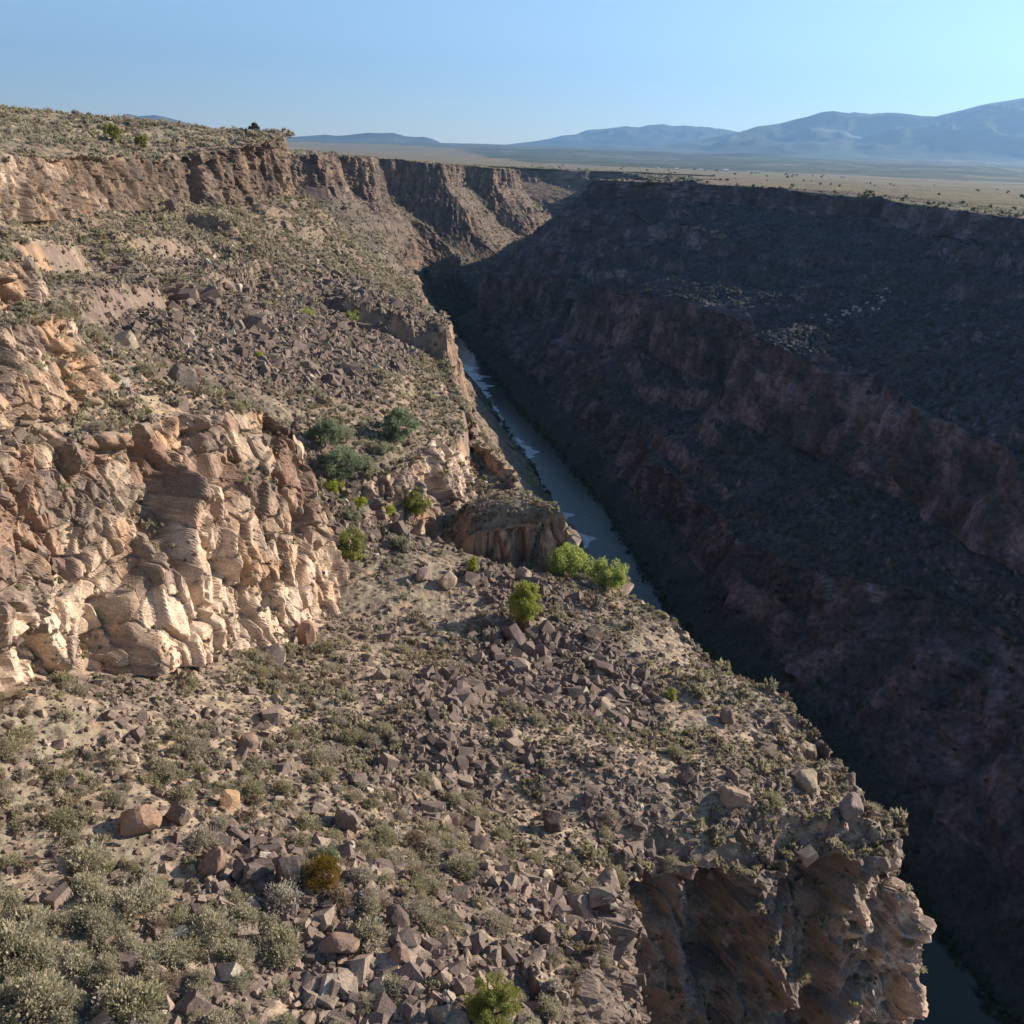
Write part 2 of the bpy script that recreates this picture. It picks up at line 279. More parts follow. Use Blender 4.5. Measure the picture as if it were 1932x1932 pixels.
# rubble fields: (x, y, radius x, radius y, strength)
RUBBLE = [(-46, 165, 20, 38, 1.0), (-38, 215, 16, 60, 0.9), (-60, 250, 20, 70, 0.5), (-22, 122, 5, 9, 1.0),
          (-13, 47, 7, 8, 1.0), (-5.5, 40, 6, 5, 1.0), (-7, 66, 6, 9, 0.8), (8, 96, 12, 14, 0.9), (6, 56, 8, 8, .5), (-18, 128, 6, 9, .8),
          (0, 118, 9, 6, .8), (-60, 330, 25, 60, .6), (-5, 84, 5, 7, .8)]
def rocky(P):
    m = np.zeros(len(P))
    for x, y, rx, ry, w in RUBBLE:
        d = np.sqrt(((P[:, 0] - x) / rx) ** 2 + ((P[:, 1] - y) / ry) ** 2)
        m = np.maximum(m, w * (1 - ss(d, 0.55, 1.25)))
    m = m + 0.55 * fbm(P * [1, 1, 0], 9 + 0 * 1, 40, 3)
    return np.clip(m + 0.12, 0, 1)

# ------------------------------------------------------------------ west canyon wall with its plateau
def build_left():
    Y = rows(-60, 2100, 0.0023, 0.20, 1.2, ((62, 78, .55), (78, 108, .85), (129, 135, .6), (1040, 1520, .6), (786, 816, .4), (930, 954, .4), (1050, 1068, .4), (1232, 1264, .16), (1392, 1410, .16)))
    L = {k: line(v, Y) for k, v in LEFT.items()}
    w = ss(Y, 84, 97)
    for k, f in (('E3', .40), ('F3', .48), ('E2', .62), ('F2', .78)):
        if k == 'E3':
            sq = 1 - 0.62 * ss(Y, 120, 190); L['D'] = (L['C'][0] + (L['D'][0] - L['C'][0]) * sq + 1.2, L['D'][1])
        L[k] = tuple(L[k][i] * (1 - w) + (L['D'][i] * (1 - f) + L['G'][i] * f) * w for i in (0, 1))
    order = ['A', 'B2', 'B', 'C', 'D', 'E3', 'F3', 'E2', 'F2', 'G', 'H', 'I', 'J', 'K', 'L']
    cols = [14, 50, 110, 90, 110, 30, 60, 40, 60, 170, 210, 150, 60, 3]
    def warp(k, Y):
        if k < 2: return 0
        p = np.stack([Y, Y * 0 + 31.0 * (k // 3), Y * 0], 1)
        far = ss(Y, 250, 700); mid = ss(Y, 150, 330)
        return mid * (3.0 * fbm(p, 26, 60, 3)) + far * (5 * fbm(p, 60, 70, 3))
    P = loft([L[k] for k in order], cols, Y, warp)
    r, c, _ = P.shape
    seg = np.concatenate([np.full(n, i) for i, n in enumerate(cols)] + [[len(cols) - 1]])
    frac = np.concatenate([np.arange(n) / n for n in cols] + [[1.0]])
    N = grid_normals(P)
    S = np.repeat((seg + frac)[None, :], r, 0).ravel()
    p = P.reshape(-1, 3); n = N.reshape(-1, 3)
    dist = np.linalg.norm(p, axis=1)
    wob = fbm(p, 14, 3, 3)
    steep = ss(1 - n[:, 2] + 0.16 * wob, 0.30, 0.52)
    steep[(S > 13)] = 0
    far = ss(dist, 130, 330)
    nh = n.copy(); nh[:, 2] *= 0.15; nh /= np.linalg.norm(nh, axis=1, keepdims=True) + 1e-6
    visible = (S > 0.5) & (S < 13)
    d = np.zeros(len(p)); dz = np.zeros(len(p)); cid = np.zeros(len(p), np.int64)
    # cliffs: buttresses and alcoves, then fractured columns and blocks
    i = np.nonzero(steep > 0.01)[0]; q = p[i]; fr = far[i]
    q = q + 0.35 * np.stack([vnoise(q, 4, 5), vnoise(q, 4, 6), vnoise(q, 4, 7)], 1)
    bb, _ = blocks(q, (8.5, 8.5, 17), 20, 1.5, (0.26, 0.26, 0.10), 1.3, 0.035, 0.6)
    BB = np.zeros(len(p)); BB[i] = (bb + 0.7 * fbm(q, (7, 7, 20), 21, 3)) * steep[i] * (1 - fr)
    BB = blur(BB, r, c)
    butt = fr * 5.5 * fbm(q, (30, 30, 150), 22, 4)
    b0, c0 = blocks(q, (5.2, 5.2, 11), 30, 0.85, (0.32, 0.32, 0.12), 0.8, 0.05, 0.45)
    b1, c1 = blocks(q, (2.3, 2.3, 4.2), 31, 0.42, (0.36, 0.36, 0.20), 0.5, 0.06, 0.3); b1 = b1 + b0
    b2, c2 = blocks(q, (1.05, 1.05, 1.5), 32, 0.20, (0.38, 0.38, 0.25), 0.25, 0.07)
    b3, c3 = blocks(q, (0.5, 0.5, 0.9), 33, 0.07, 0.20)
    f1_, d1 = blocks(q, (8, 8, 22), 34, 1.8, (0.42, 0.42, 0.08), 1.6, 0.07, 1.2)
    f2_, d2 = blocks(q, (3.2, 3.2, 9), 35, 0.8, (0.38, 0.38, 0.08), 0.9, 0.10, 0.8)
    rough = 0.45 + 0.55 * ss(fbm(q, 10, 44, 2), -0.35, 0.25)
    # small fractures fade out on the side faces of the big blocks, where the sheet is pulled long
    CO = np.zeros(len(p)); CO[i] = (butt + (1 - fr) * b1 + fr * (f1_ + f2_)) * steep[i]; CO = CO + BB
    G2 = CO.reshape(r, c); gy = np.abs(np.gradient(G2, axis=0)) / np.gradient(Y)[:, None]
    cell = np.linalg.norm(np.gradient(P, axis=1), axis=2) + 1e-3; gx = np.abs(np.gradient(G2, axis=1)) / cell
    stretch = blur((1 + gy ** 2 + gx ** 2).ravel(), r, c); damp = (1.15 / np.sqrt(stretch)).clip(0.12, 1)[i]
    dd = butt + (1 - fr) * (b1 + (b2 + b3) * rough * damp) + fr * (f1_ + f2_ + b2 * damp)
    fc = ((S[i] > 10.9) & (q[:, 1] < 142)) * (1 - ss(q[:, 1], 78, 82) * (1 - ss(q[:, 1], 128, 130)))
    def gul(x0, w): return ss(1 - np.abs(q[:, 0] + 1.2 * vnoise(q * [0, 0, 1], 6, 19) - x0) / w, 0, 0.8)
    dd = dd + fc * (-3.4 * gul(31.5, 2.6) - 2.6 * gul(21.0, 2.6) - 3.5 * gul(14.2, 2.2) + 1.4 * gul(26.5, 2.2) + 1.5 * gul(17.5, 1.6) + 1.3 * fbm(q, (4, 4, 7), 23, 3) + 0.8 * (0.5 - np.mod((q[:, 2] + 2.2 * fbm(q, 6, 25, 2)) / 4.6, 1)) + blocks(q, (1.9, 1.9, 2.6), 36, 0.6, 0.35)[0])
    d[i] = dd * steep[i]; d += BB; cid[i] = np.where(fr > 0.5, d2, c1); d = 0.75 * d + 0.25 * blur(d, r, c)
    k1, k2, _, _ = voro(q, (2.3, 2.3, 4.2), 31); j1, j2, _, _ = voro(q, (8.5, 8.5, 17), 20)
    joint = np.zeros(len(p)); joint[i] = np.maximum(1 - ss(k2 - k1, 0.0, 0.075), 1 - ss(j2 - j1, 0, 0.04)) * (1 - fr)
    # talus
    i2 = np.nonzero(visible & (steep < 0.99) & (S > 1.2))[0]; q = p[i2]; fr = far[i2]
    rk = rocky(q)
    t1, e1 = blocks(q, 1.5, 41, 0.20, 0.22); t2, e2 = blocks(q, 0.62, 42, 0.11, 0.22)
    t3, e3 = blocks(q, (5, 5, 3), 43, 0.6, 0.22)
    tt = (0.9 * fbm(q, 9, 45, 3) * (0.5 + 0.5 * (1 - fr)) + t1 * (0.35 + rk) + t2 * (0.5 + rk)) * (1 - fr) + fr * (2.2 * fbm(q, 38, 46, 4) + t3 + t1 * 1.2 + 1.2 * fbm(q, 14, 48, 3))
    top = ss(3.0 - S[i2], 0, 1.2)                      # plateau above the rim is smoother
    edge = ss(S[i2], 10.80, 10.97) * (1 - ss(q[:, 1], 80, 100) * .6); eb, _ = blocks(q, (2.4, 2.4, 2), 49, 0.9, 0.3); tt = tt + edge * (eb - 0.9)
    tt = tt * (1 - 0.85 * top) + top * (0.5 * fbm(q, 22, 47, 3) + 0.5 * t2)
    dz[i2] = tt * (1 - steep[i2])
    # ledges: thin lava beds stand out of the long slopes as low scarps
    q = p
    lm = ss(fbm(q * [1, 1, 0.3], 34, 52, 3), 0.02, 0.30) * ss(S, 4.02, 4.25) * (1 - ss(S, 11.9, 12.1)) * ss(q[:, 1], 108, 150)
    per = 7 + 8 * ss(q[:, 1], 300, 800)
    ph = (q[:, 2] + 3.5 * fbm(q * [1, 1, 0], 40, 53, 2)) / per
    fz = ph - np.floor(ph)
    led = per * (ss(fz, 0.32, 0.60) - fz) * (0.8 - 0.35 * far)
    dz += led * lm * (1 - steep * 0.6)
    # dark scarp facing the camera part-way along the slope
    sc = 6.5 * ss(q[:, 1] + 1.5 * fbm(q, 6, 57, 2), 227, 231) * (1 - ss(q[:, 1], 236, 285)) * ss(q[:, 0], -52, -38) * (1 - ss(S, 11.05, 11.6))
    dz += sc
    dz += 3.6 * ss(q[:, 1] + .8 * fbm(q, 3, 59, 2), 131.4, 132.4) * (1 - ss(q[:, 1], 134, 152)) * ss(q[:, 0], -9, -6) * (S > 9.8) * (1 - ss(S, 11.05, 11.6))
    sc2 = 4 * ss(q[:, 1] + 1.2 * fbm(q, 5, 58, 2), 276, 279) * (1 - ss(q[:, 1], 282, 330)) * ss(q[:, 0], -110, -98) * (1 - ss(q[:, 0], -84, -70))
    dz += sc2
    P1 = p + nh * d[:, None]; P1[:, 2] += dz
    P1[:, 2] = np.where(S < 13, P1[:, 2], p[:, 2])
    # slope after displacement
    N2 = grid_normals(P1.reshape(r, c, 3)).reshape(-1, 3)
    st2 = np.maximum(ss(1 - N2[:, 2], 0.38, 0.62), steep * 0.9)
    # ---- base colours, looked up where the displaced surface really lies
    p = np.where((steep > .01)[:, None], P1, p)
    nA = fbm(p, 11, 80, 3); nB = fbm(p, 2.2, 81, 3); nC = fbm(p, 30, 82, 3)
    ground = mix(np.tile(SOIL, (len(p), 1)), SAGE, ss(nA + 0.5 * nB, -0.1, 0.5) * (0.75))
    ground = mix(ground, SOILR, 0.6 * ss(nB + nC, 0.35, 0.8))
    rkall = rocky(P1)
    _, _, ii, _ = voro(p, 0.62, 42); _, _, ij, _ = voro(p, 1.5, 41)
    stone = np.clip(0.75 * rnd(ii, 9) + 0.25 * rnd(ij, 9), 0, 1)
    isst = ss(rnd(ii, 12) + 1.2 * rkall - 0.15 * far, 0.60, 0.68)
    stc = mix(np.tile(DROCK, (len(p), 1)), LROCK, stone * 0.6)
    ground = mix(ground, stc, isst * (1 - 0.4 * far))
    # far slopes: brown rubble with grey-green tufts
    fg = mix(np.tile(MROCK * 1.0, (len(p), 1)), SOIL * 0.85, ss(nB + nA, -0.3, 0.6)); fg = mix(fg, SAGE * 0.9, 0.5 * ss(nC + nB, 0, .6))
    ground = mix(ground, fg, 0.55 * far)
    # plateau top: sage and dry grass
    topm = ss(3.0 - S + 0.25 * nA, 0.0, 0.35)
    tg = mix(np.tile(SOIL * 0.85, (len(p), 1)), SAGE * 0.85, ss(nB + 0.6 * nA, -0.35, 0.35)); tg = mix(tg, GRASS, ss(p[:, 1], 430, 560) * 0.85)
    tg = mix(tg, MROCK * 0.7, 0.6 * ss(fbm(p, 1.3, 84, 2), 0.15, 0.5) * (1 - ss(p[:, 1], 430, 520)))
    ground = mix(ground, tg, topm)
    # cliffs
    cr = rnd(cid, 21); streak = fbm(p, (1.1, 1.1, 8), 85, 3)
    rockc = mix(np.tile(MROCK, (len(p), 1)), TANROCK, ss(cr + 0.3 * streak, 0.25, 0.85))
    rockc = mix(rockc, ORANGE, 0.85 * ss(fbm(p, (5, 5, 9), 86, 3), 0.0, 0.4))
    hf_ = np.where((S >= 9) & (S < 10), S - 9, 0.0)
    nearc = (1 - ss(p[:, 1], 104, 112)) * ((S >= 4.9) & (S < 10.1))
    pale = nearc * ss(hf_ + 0.75 * fbm(p, (5, 5, 7), 87, 4) + 0.25 * (cr - .5), 0.40, 0.95)
    palB = ss(p[:, 1], 134, 137) * (1 - ss(p[:, 1], 156, 162)) * ((S > 9) & (S < 10.05)) * ss(fbm(p, 5, 88, 2), -0.5, 0.1)
    palU = ss(fbm(p, (16, 16, 6), 89, 3), 0.18, 0.4) * ((S > 3) & (S < 4.3)) * 0.6
    pale = np.clip(pale + palB + palU, 0, 1)
    rockc = mix(rockc, PALE, pale * (0.8 + 0.2 * streak.clip(-1, 1)))
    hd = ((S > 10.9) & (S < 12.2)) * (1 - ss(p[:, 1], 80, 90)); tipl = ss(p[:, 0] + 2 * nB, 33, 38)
    rockc = mix(rockc, DROCK * [1.35, 1.45, 1.55], 0.85 * hd * (1 - tipl)); rockc = mix(rockc, np.array((0.44, 0.32, 0.25)), 0.55 * hd * tipl)  # headland's shaded face and sunlit tip put into the rock colour
    rockc = mix(rockc, DROCK, 0.7 * joint * ss(nB, -0.5, 0.3))
    vd = ss(N2[:, 2] + 0.35 * fbm(p, 1.6, 90, 3), 0.42, 0.75)
    rockc = mix(rockc, DROCK * 1.15, vd * (0.75 - 0.25 * nearc - 0.35 * pale))
    varn = ss(fbm(p, (2.4, 2.4, 5), 91, 3) - 0.5 * pale, 0.10, 0.34); rockc = mix(rockc, DROCK * 1.6, varn * (0.7 - 0.4 * nearc))
    rust = ss(S, 9.0, 9.02) * (1 - ss(S, 9.3, 9.6)) * nearc * ss(fbm(p, (3, 3, 4), 92, 3), -0.1, 0.2); rockc = mix(rockc, np.array((0.22, 0.125, 0.085)), rust * 0.7)
    farc = mix(np.tile(MROCK * 0.9, (len(p), 1)), LROCK * [1.05, .9, .8], ss(cr + streak * 0.6 + 0.5 * nC, 0.35, 1.0))
    farc = mix(farc, DROCK * 1.2, ss(fbm(p, (5, 5, 14), 93, 3), 0.05, 0.35) * 0.7)
    rockc = mix(rockc, farc, ss(dist, 170, 320))
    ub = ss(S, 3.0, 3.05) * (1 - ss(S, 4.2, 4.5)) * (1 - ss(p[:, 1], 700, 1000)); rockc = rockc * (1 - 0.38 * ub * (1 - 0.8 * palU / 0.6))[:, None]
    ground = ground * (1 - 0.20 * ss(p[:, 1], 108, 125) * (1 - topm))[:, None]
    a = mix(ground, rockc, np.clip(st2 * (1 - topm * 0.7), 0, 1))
    a = mix(a, np.array((0.05, 0.052, 0.040)), 0.85 * ss(S + .2 * nA, 11.5, 12.0) * ss(p[:, 1], 950, 1050))  # far gorge foot painted near-black to deepen the shade there
    bank = ss(S, 12.3, 12.8); a = mix(a, np.array((0.075, 0.085, 0.045)), bank * 0.85 * ss(nB, -0.6, 0.3))
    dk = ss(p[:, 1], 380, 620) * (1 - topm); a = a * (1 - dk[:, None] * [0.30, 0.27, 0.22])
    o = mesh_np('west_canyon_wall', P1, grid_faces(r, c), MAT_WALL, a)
    tag(o, kind='structure')
    return dict(P=P1.reshape(r, c, 3), N=N2.reshape(r, c, 3), S=S.reshape(r, c), steep=st2.reshape(r, c), topm=topm.reshape(r, c))
WALL = build_left()

# ------------------------------------------------------------------ east canyon wall with its plateau, in the morning shade
def build_right():
    Y = rows(-60, 2100, 0.0025, 0.8, 3.0)
    order = ['L', 'M', 'M2', 'N', 'O1', 'O', 'P', 'Pc', 'Q', 'R1', 'R2', 'R3']
    cols = [3, 16, 110, 90, 130, 170, 70, 90, 70, 40, 16]
    def warp(k, Y):
        if k < 3 or k > 9: return 0
        p = np.stack([Y, Y * 0 + 23.0 * (k // 2), Y * 0], 1)
        amp = {3: 7, 4: 9, 5: 10, 6: 11, 7: 7, 8: 6, 9: 4}[k] * ss(Y, -100, 150)
        v = fbm(p, 62, 160, 4); v = 1 - 2.2 * np.abs(v)            # sharp ribs between rounded alcoves
        return -amp * v * (0.35 + 0.65 * ss(np.abs(Y - 850), 10, 90))
    P = loft([line(RIGHT[k], Y) for k in order], cols, Y, warp)
    r, c, _ = P.shape
    seg = np.concatenate([np.full(n, i) for i, n in enumerate(cols)] + [[len(cols) - 1]])
    frac = np.concatenate([np.arange(n) / n for n in cols] + [[1.0]])
    S = np.repeat((seg + frac)[None, :], r, 0).ravel()
    N = grid_normals(P); p = P.reshape(-1, 3); n = N.reshape(-1, 3)
    steep = ss(1 - n[:, 2] + 0.14 * fbm(p, 22, 103, 3), 0.17, 0.36); steep[(S > 8.1)] = 0
    nh = n.copy(); nh[:, 2] *= 0.15; nh /= np.linalg.norm(nh, axis=1, keepdims=True) + 1e-6
    butt = 7.5 * fbm(p, (24, 24, 60), 121, 4) + 2.2 * fbm(p, (7, 7, 40), 122, 3)
    b1, c1 = blocks(p, (7, 7, 20), 131, 1.8, (0.4, 0.4, 0.06), 1.6, 0.08, 1.4); b2, c2 = blocks(p, (2.6, 2.6, 7), 132, 0.8, (0.35, 0.35, .08), 0.7, .1, .9)
    d = blur((butt + b1 + b2) * steep, r, c)
    t1, _ = blocks(p, 5, 141, 0.5, 0.2); t2, _ = blocks(p, 2.2, 142, 0.45, 0.35)
    rub = ss(S, 1.6, 2.2) * (1 - ss(S, 8.0, 8.15))
    dz = (3.2 * fbm(p, 44, 145, 4) + t1 + t2 * 1.1) * (1 - steep) * rub + (0.6 * t2 + 0.5 * fbm(p, 30, 146, 3)) * ss(S, 8, 8.4) * (1 - ss(S, 9.2, 10))
    per = 13.0; ph = (p[:, 2] + 5 * fbm(p * [1, 1, 0], 60, 153, 2)) / per; fz = ph - np.floor(ph)
    lm = ss(fbm(p * [1, 1, .3], 60, 152, 3), -0.05, 0.3) * ss(S, 3, 3.2) * (1 - ss(S, 7.6, 8))
    dz += per * (ss(fz, 0.32, 0.62) - fz) * 0.7 * lm
    P1 = p + nh * d[:, None]; P1[:, 2] += dz
    N2 = grid_normals(P1.reshape(r, c, 3)).reshape(-1, 3)
    st2 = np.maximum(ss(1 - N2[:, 2], 0.30, 0.52) * (S < 8.1), steep * 0.8)
    p = P1
    nA = fbm(p, 20, 180, 3); nB = fbm(p, 3.5, 181, 3); streak = fbm(p, (2.0, 2.0, 22), 182, 4)
    g = mix(np.tile(SAGE * 0.75, (len(p), 1)), MROCK * 0.85, ss(nA + nB, -0.4, 0.5)); g = mix(g, SOIL * .8, 0.5 * ss(nB + 0.3 * nA, 0.25, 0.6))
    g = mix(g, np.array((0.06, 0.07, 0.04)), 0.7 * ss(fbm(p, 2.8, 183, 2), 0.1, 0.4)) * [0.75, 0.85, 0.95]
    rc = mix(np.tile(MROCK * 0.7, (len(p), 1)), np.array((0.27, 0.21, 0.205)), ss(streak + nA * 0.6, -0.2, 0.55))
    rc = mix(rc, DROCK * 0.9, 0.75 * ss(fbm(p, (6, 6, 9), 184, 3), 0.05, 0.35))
    rc = mix(rc, np.array((0.36, 0.30, 0.27)), 0.6 * ss(fbm(p, (12, 12, 10), 185, 3), 0.2, 0.45))
    st2 = st2 * (0.25 + 0.75 * ss(fbm(p, (9, 9, 14), 189, 3) + 0.3 * nA, -0.35, 0.12))
    a = mix(g, rc, st2)
    # pale dust fan on the bench
    fan = ss(1 - np.hypot((p[:, 0] - 118) / 18, (p[:, 1] - 520) / 26), 0, .6) * ss(nB, -.3, .2) * (S > 5) * (S < 6.2)
    a = mix(a, np.array((0.30, 0.29, 0.25)), fan * 0.45)
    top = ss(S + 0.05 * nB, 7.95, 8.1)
    tg = mix(np.tile(GRASS * 0.85, (len(p), 1)), np.array((0.18, 0.13, 0.09)), ss(fbm(p, (200, 90, 90), 186, 3), -0.2, 0.4))
    tg = mix(tg, SAGE * 0.6, 0.6 * ss(fbm(p, 3, 187, 2), 0.1, 0.5) * (1 - ss(S, 8.1, 9.2)))
    a = mix(a, tg, top)
    bank = 1 - ss(S + 0.3 * nA, 1.6, 2.1); a = mix(a, np.array((0.06, 0.075, 0.04)), bank * 0.8)
    a = a * (1 - (1 - top)[:, None] * ([0.63, 0.63, 0.50] - st2[:, None] * [0.20, 0.17, 0.12]))  # shade put into the wall colour below the rim: darker and bluer
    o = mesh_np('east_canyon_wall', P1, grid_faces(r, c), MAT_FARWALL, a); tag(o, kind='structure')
    return dict(P=P1.reshape(r, c, 3), N=N2.reshape(r, c, 3), S=S.reshape(r, c), steep=st2.reshape(r, c))
EAST = build_right()

# ------------------------------------------------------------------ valley plain beyond the gorge, out to the mountains
def plain_z(x, y):
    r = np.hypot(x, y)
    z = np.interp(r, [0, 2000, 4500, 7000, 12000, 18000, 60000], [-42, -47, -68, -70, -30, 30, 60])
    left = ss(-x / np.maximum(y, 1), -0.05, 0.30)
    return z * (1 - left) + left * np.interp(r, [0, 2000, 6000, 14000, 60000], [-38, -42, -60, -40, 40])
def build_plain():
    az = np.radians(np.concatenate([np.arange(-60, 60.1, 0.22)]))
    Yr = np.geomspace(2092, 42000, 230)
    T = np.tan(az)
    X = Yr[:, None] * T[None, :]; Y = np.repeat(Yr[:, None], len(T), 1)
    Z = plain_z(X, Y); p = np.stack([X, Y, Z], 2).reshape(-1, 3)
    r = np.hypot(p[:, 0], p[:, 1])
    k = ss(r, 3000, 8000)
    p[:, 2] += (3.0 + 10 * k) * fbm(p * [1, 1, 0], 900, 200, 4) + 1.5 * fbm(p * [1, 1, 0], 250, 201, 3)
    p[:, 2] += 30 * ss(fbm(p * [1, 1, 0], 2600, 202, 3), 0.1, 0.6) * ss(r, 4200, 7000) * ss(p[:, 0], 0, 3000)
    p[p[:, 1] < 2093, 2] -= 12
    f = fbm(p * [1, 1, 0], (900, 600, 1), 210, 4); f2 = fbm(p * [1, 1, 0], (160, 260, 1), 211, 3)
    a = mix(np.tile(GRASS * 0.85, (len(p), 1)), np.array((0.18, 0.13, 0.09)), ss(f2, -0.2, 0.4) * .6)
    a = mix(a, np.array((0.05, 0.062, 0.035)), ss(r + 1300 * f - 9000 * ss(-p[:, 0] / p[:, 1], -0.02, 0.12), 3300, 4600) * (0.72 + 0.28 * ss(f2, -0.5, 0.1)))
    a = mix(a, np.array((0.34, 0.27, 0.18)), 0.35 * ss(f2 - f, 0.5, 0.8) * ss(r, 3000, 4500))
    o = mesh_np('valley_plain', p, grid_faces(len(Yr), len(T)), MAT_PLAIN, a, smooth=True); tag(o, kind='structure')
build_plain()

def px_dir(x, y):
    a = (x - 966) / 1770; b = (966 - y) / 1770
    a2 = a * math.cos(ROLL) - b * math.sin(ROLL); b2 = a * math.sin(ROLL) + b * math.cos(ROLL)
    return a2, math.cos(PITCH) + b2 * math.sin(PITCH), -math.sin(PITCH) + b2 * math.cos(PITCH)
# mountain ranges: crest profile (bearing in degrees, height in metres above the eye at the crest's distance)
def range_mesh(name, crest, dist, depth, seed, rgb, foot=0.0, front=0.55):
    b = np.array([c[0] for c in crest]); h = np.array([c[1] for c in crest])
    az = np.arange(b[0], b[-1] + 0.01, 0.06); hh = np.interp(az, b, h)
    rr = dist + np.concatenate([np.linspace(-front, 0, 42), np.linspace(0.03, 0.45, 10)]) * depth
    t = np.concatenate([np.linspace(0, 1, 42), np.linspace(0.93, 0, 10)])
    A, Rr = np.meshgrid(np.radians(az), rr, indexing='xy')
    T = np.repeat(t[:, None], len(az), 1)
    p = np.stack([np.sin(A) * Rr, np.cos(A) * Rr, np.zeros_like(A)], 2).reshape(-1, 3)
    T = T.ravel(); H = np.tile(hh, len(rr))
    rid = 1 - np.abs(fbm(p, (2600, 2600, 1), seed, 5)) * 2.0
    prof = T ** 1.35
    p[:, 2] = -75 * (1 - T) + H * prof * (1 + 0.95 * (rid - 0.45) * np.sin(np.pi * np.clip(T, 0, 1)) ** .8) + 0.05 * H * rid * T
    f = fbm(p, (1500, 1500, 900), seed + 5, 4)
    a = mix(np.tile(np.array(rgb), (len(p), 1)), np.array(rgb) * 2.0 + 0.02, ss(f, 0.1, 0.5) * 0.6)
    o = mesh_np(name, p, grid_faces(len(rr), len(az)), MAT_HILL, a, smooth=True); tag(o, kind='structure'); return o
def crest_px(pts, dist):
    out = []
    for x, y in pts:
        q = px_dir(x, y); hd = math.hypot(q[0], q[1]); out.append((math.degrees(math.atan2(q[0], q[1])), q[2] / hd * dist))
    return out
range_mesh('distant_hills', [(-32, 250), (-29, 300), (-25.6, 320)] and crest_px([(-60, 205), (60, 214), (180, 224), (228, 218), (242, 214.5), (262, 219), (292, 217), (312, 221), (350, 231), (420, 246), (500, 252), (545, 259), (590, 256), (615, 254), (640, 256.5), (668, 253), (695, 250), (720, 251), (742, 250.5), (765, 257), (785, 258.5), (800, 258), (818, 263), (840, 273), (880, 277), (920, 280)], 21000), 21000, 5000, 301, (0.05, 0.06, 0.045))
range_mesh('distant_mountains', crest_px([(880, 281), (920, 277.5), (960, 272), (1000, 267), (1035, 262), (1060, 255.5), (1085, 254), (1110, 248), (1145, 243), (1180, 238), (1205, 241), (1225, 237), (1250, 236.5), (1268, 239.5), (1295, 238), (1330, 243), (1360, 244), (1395, 251), (1450, 258), (1560, 272)], 27000), 27000, 9000, 311, (0.06, 0.07, 0.05))
range_mesh('near_mountains', crest_px([(1180, 283), (1260, 272), (1330, 262), (1390, 251.5), (1430, 243), (1470, 234), (1500, 226), (1525, 221), (1548, 213.5), (1572, 211.5), (1600, 216), (1640, 220), (1680, 217.5), (1710, 217), (1740, 221), (1765, 221.5), (1800, 212), (1832, 205), (1870, 196), (1932, 190), (2000, 180), (2100, 175)], 20000), 20000, 9000, 321, (0.055, 0.065, 0.045))
range_mesh('wooded_foothills', crest_px([(890, 281), (1000, 281), (1070, 283), (1180, 286), (1250, 286), (1290, 291), (1340, 291), (1400, 288), (1450, 290), (1530, 298), (1600, 303), (1650, 305), (1700, 311), (1760, 322), (1832, 338), (1900, 345)], 11500), 11500, 3500, 331, (0.045, 0.055, 0.035))

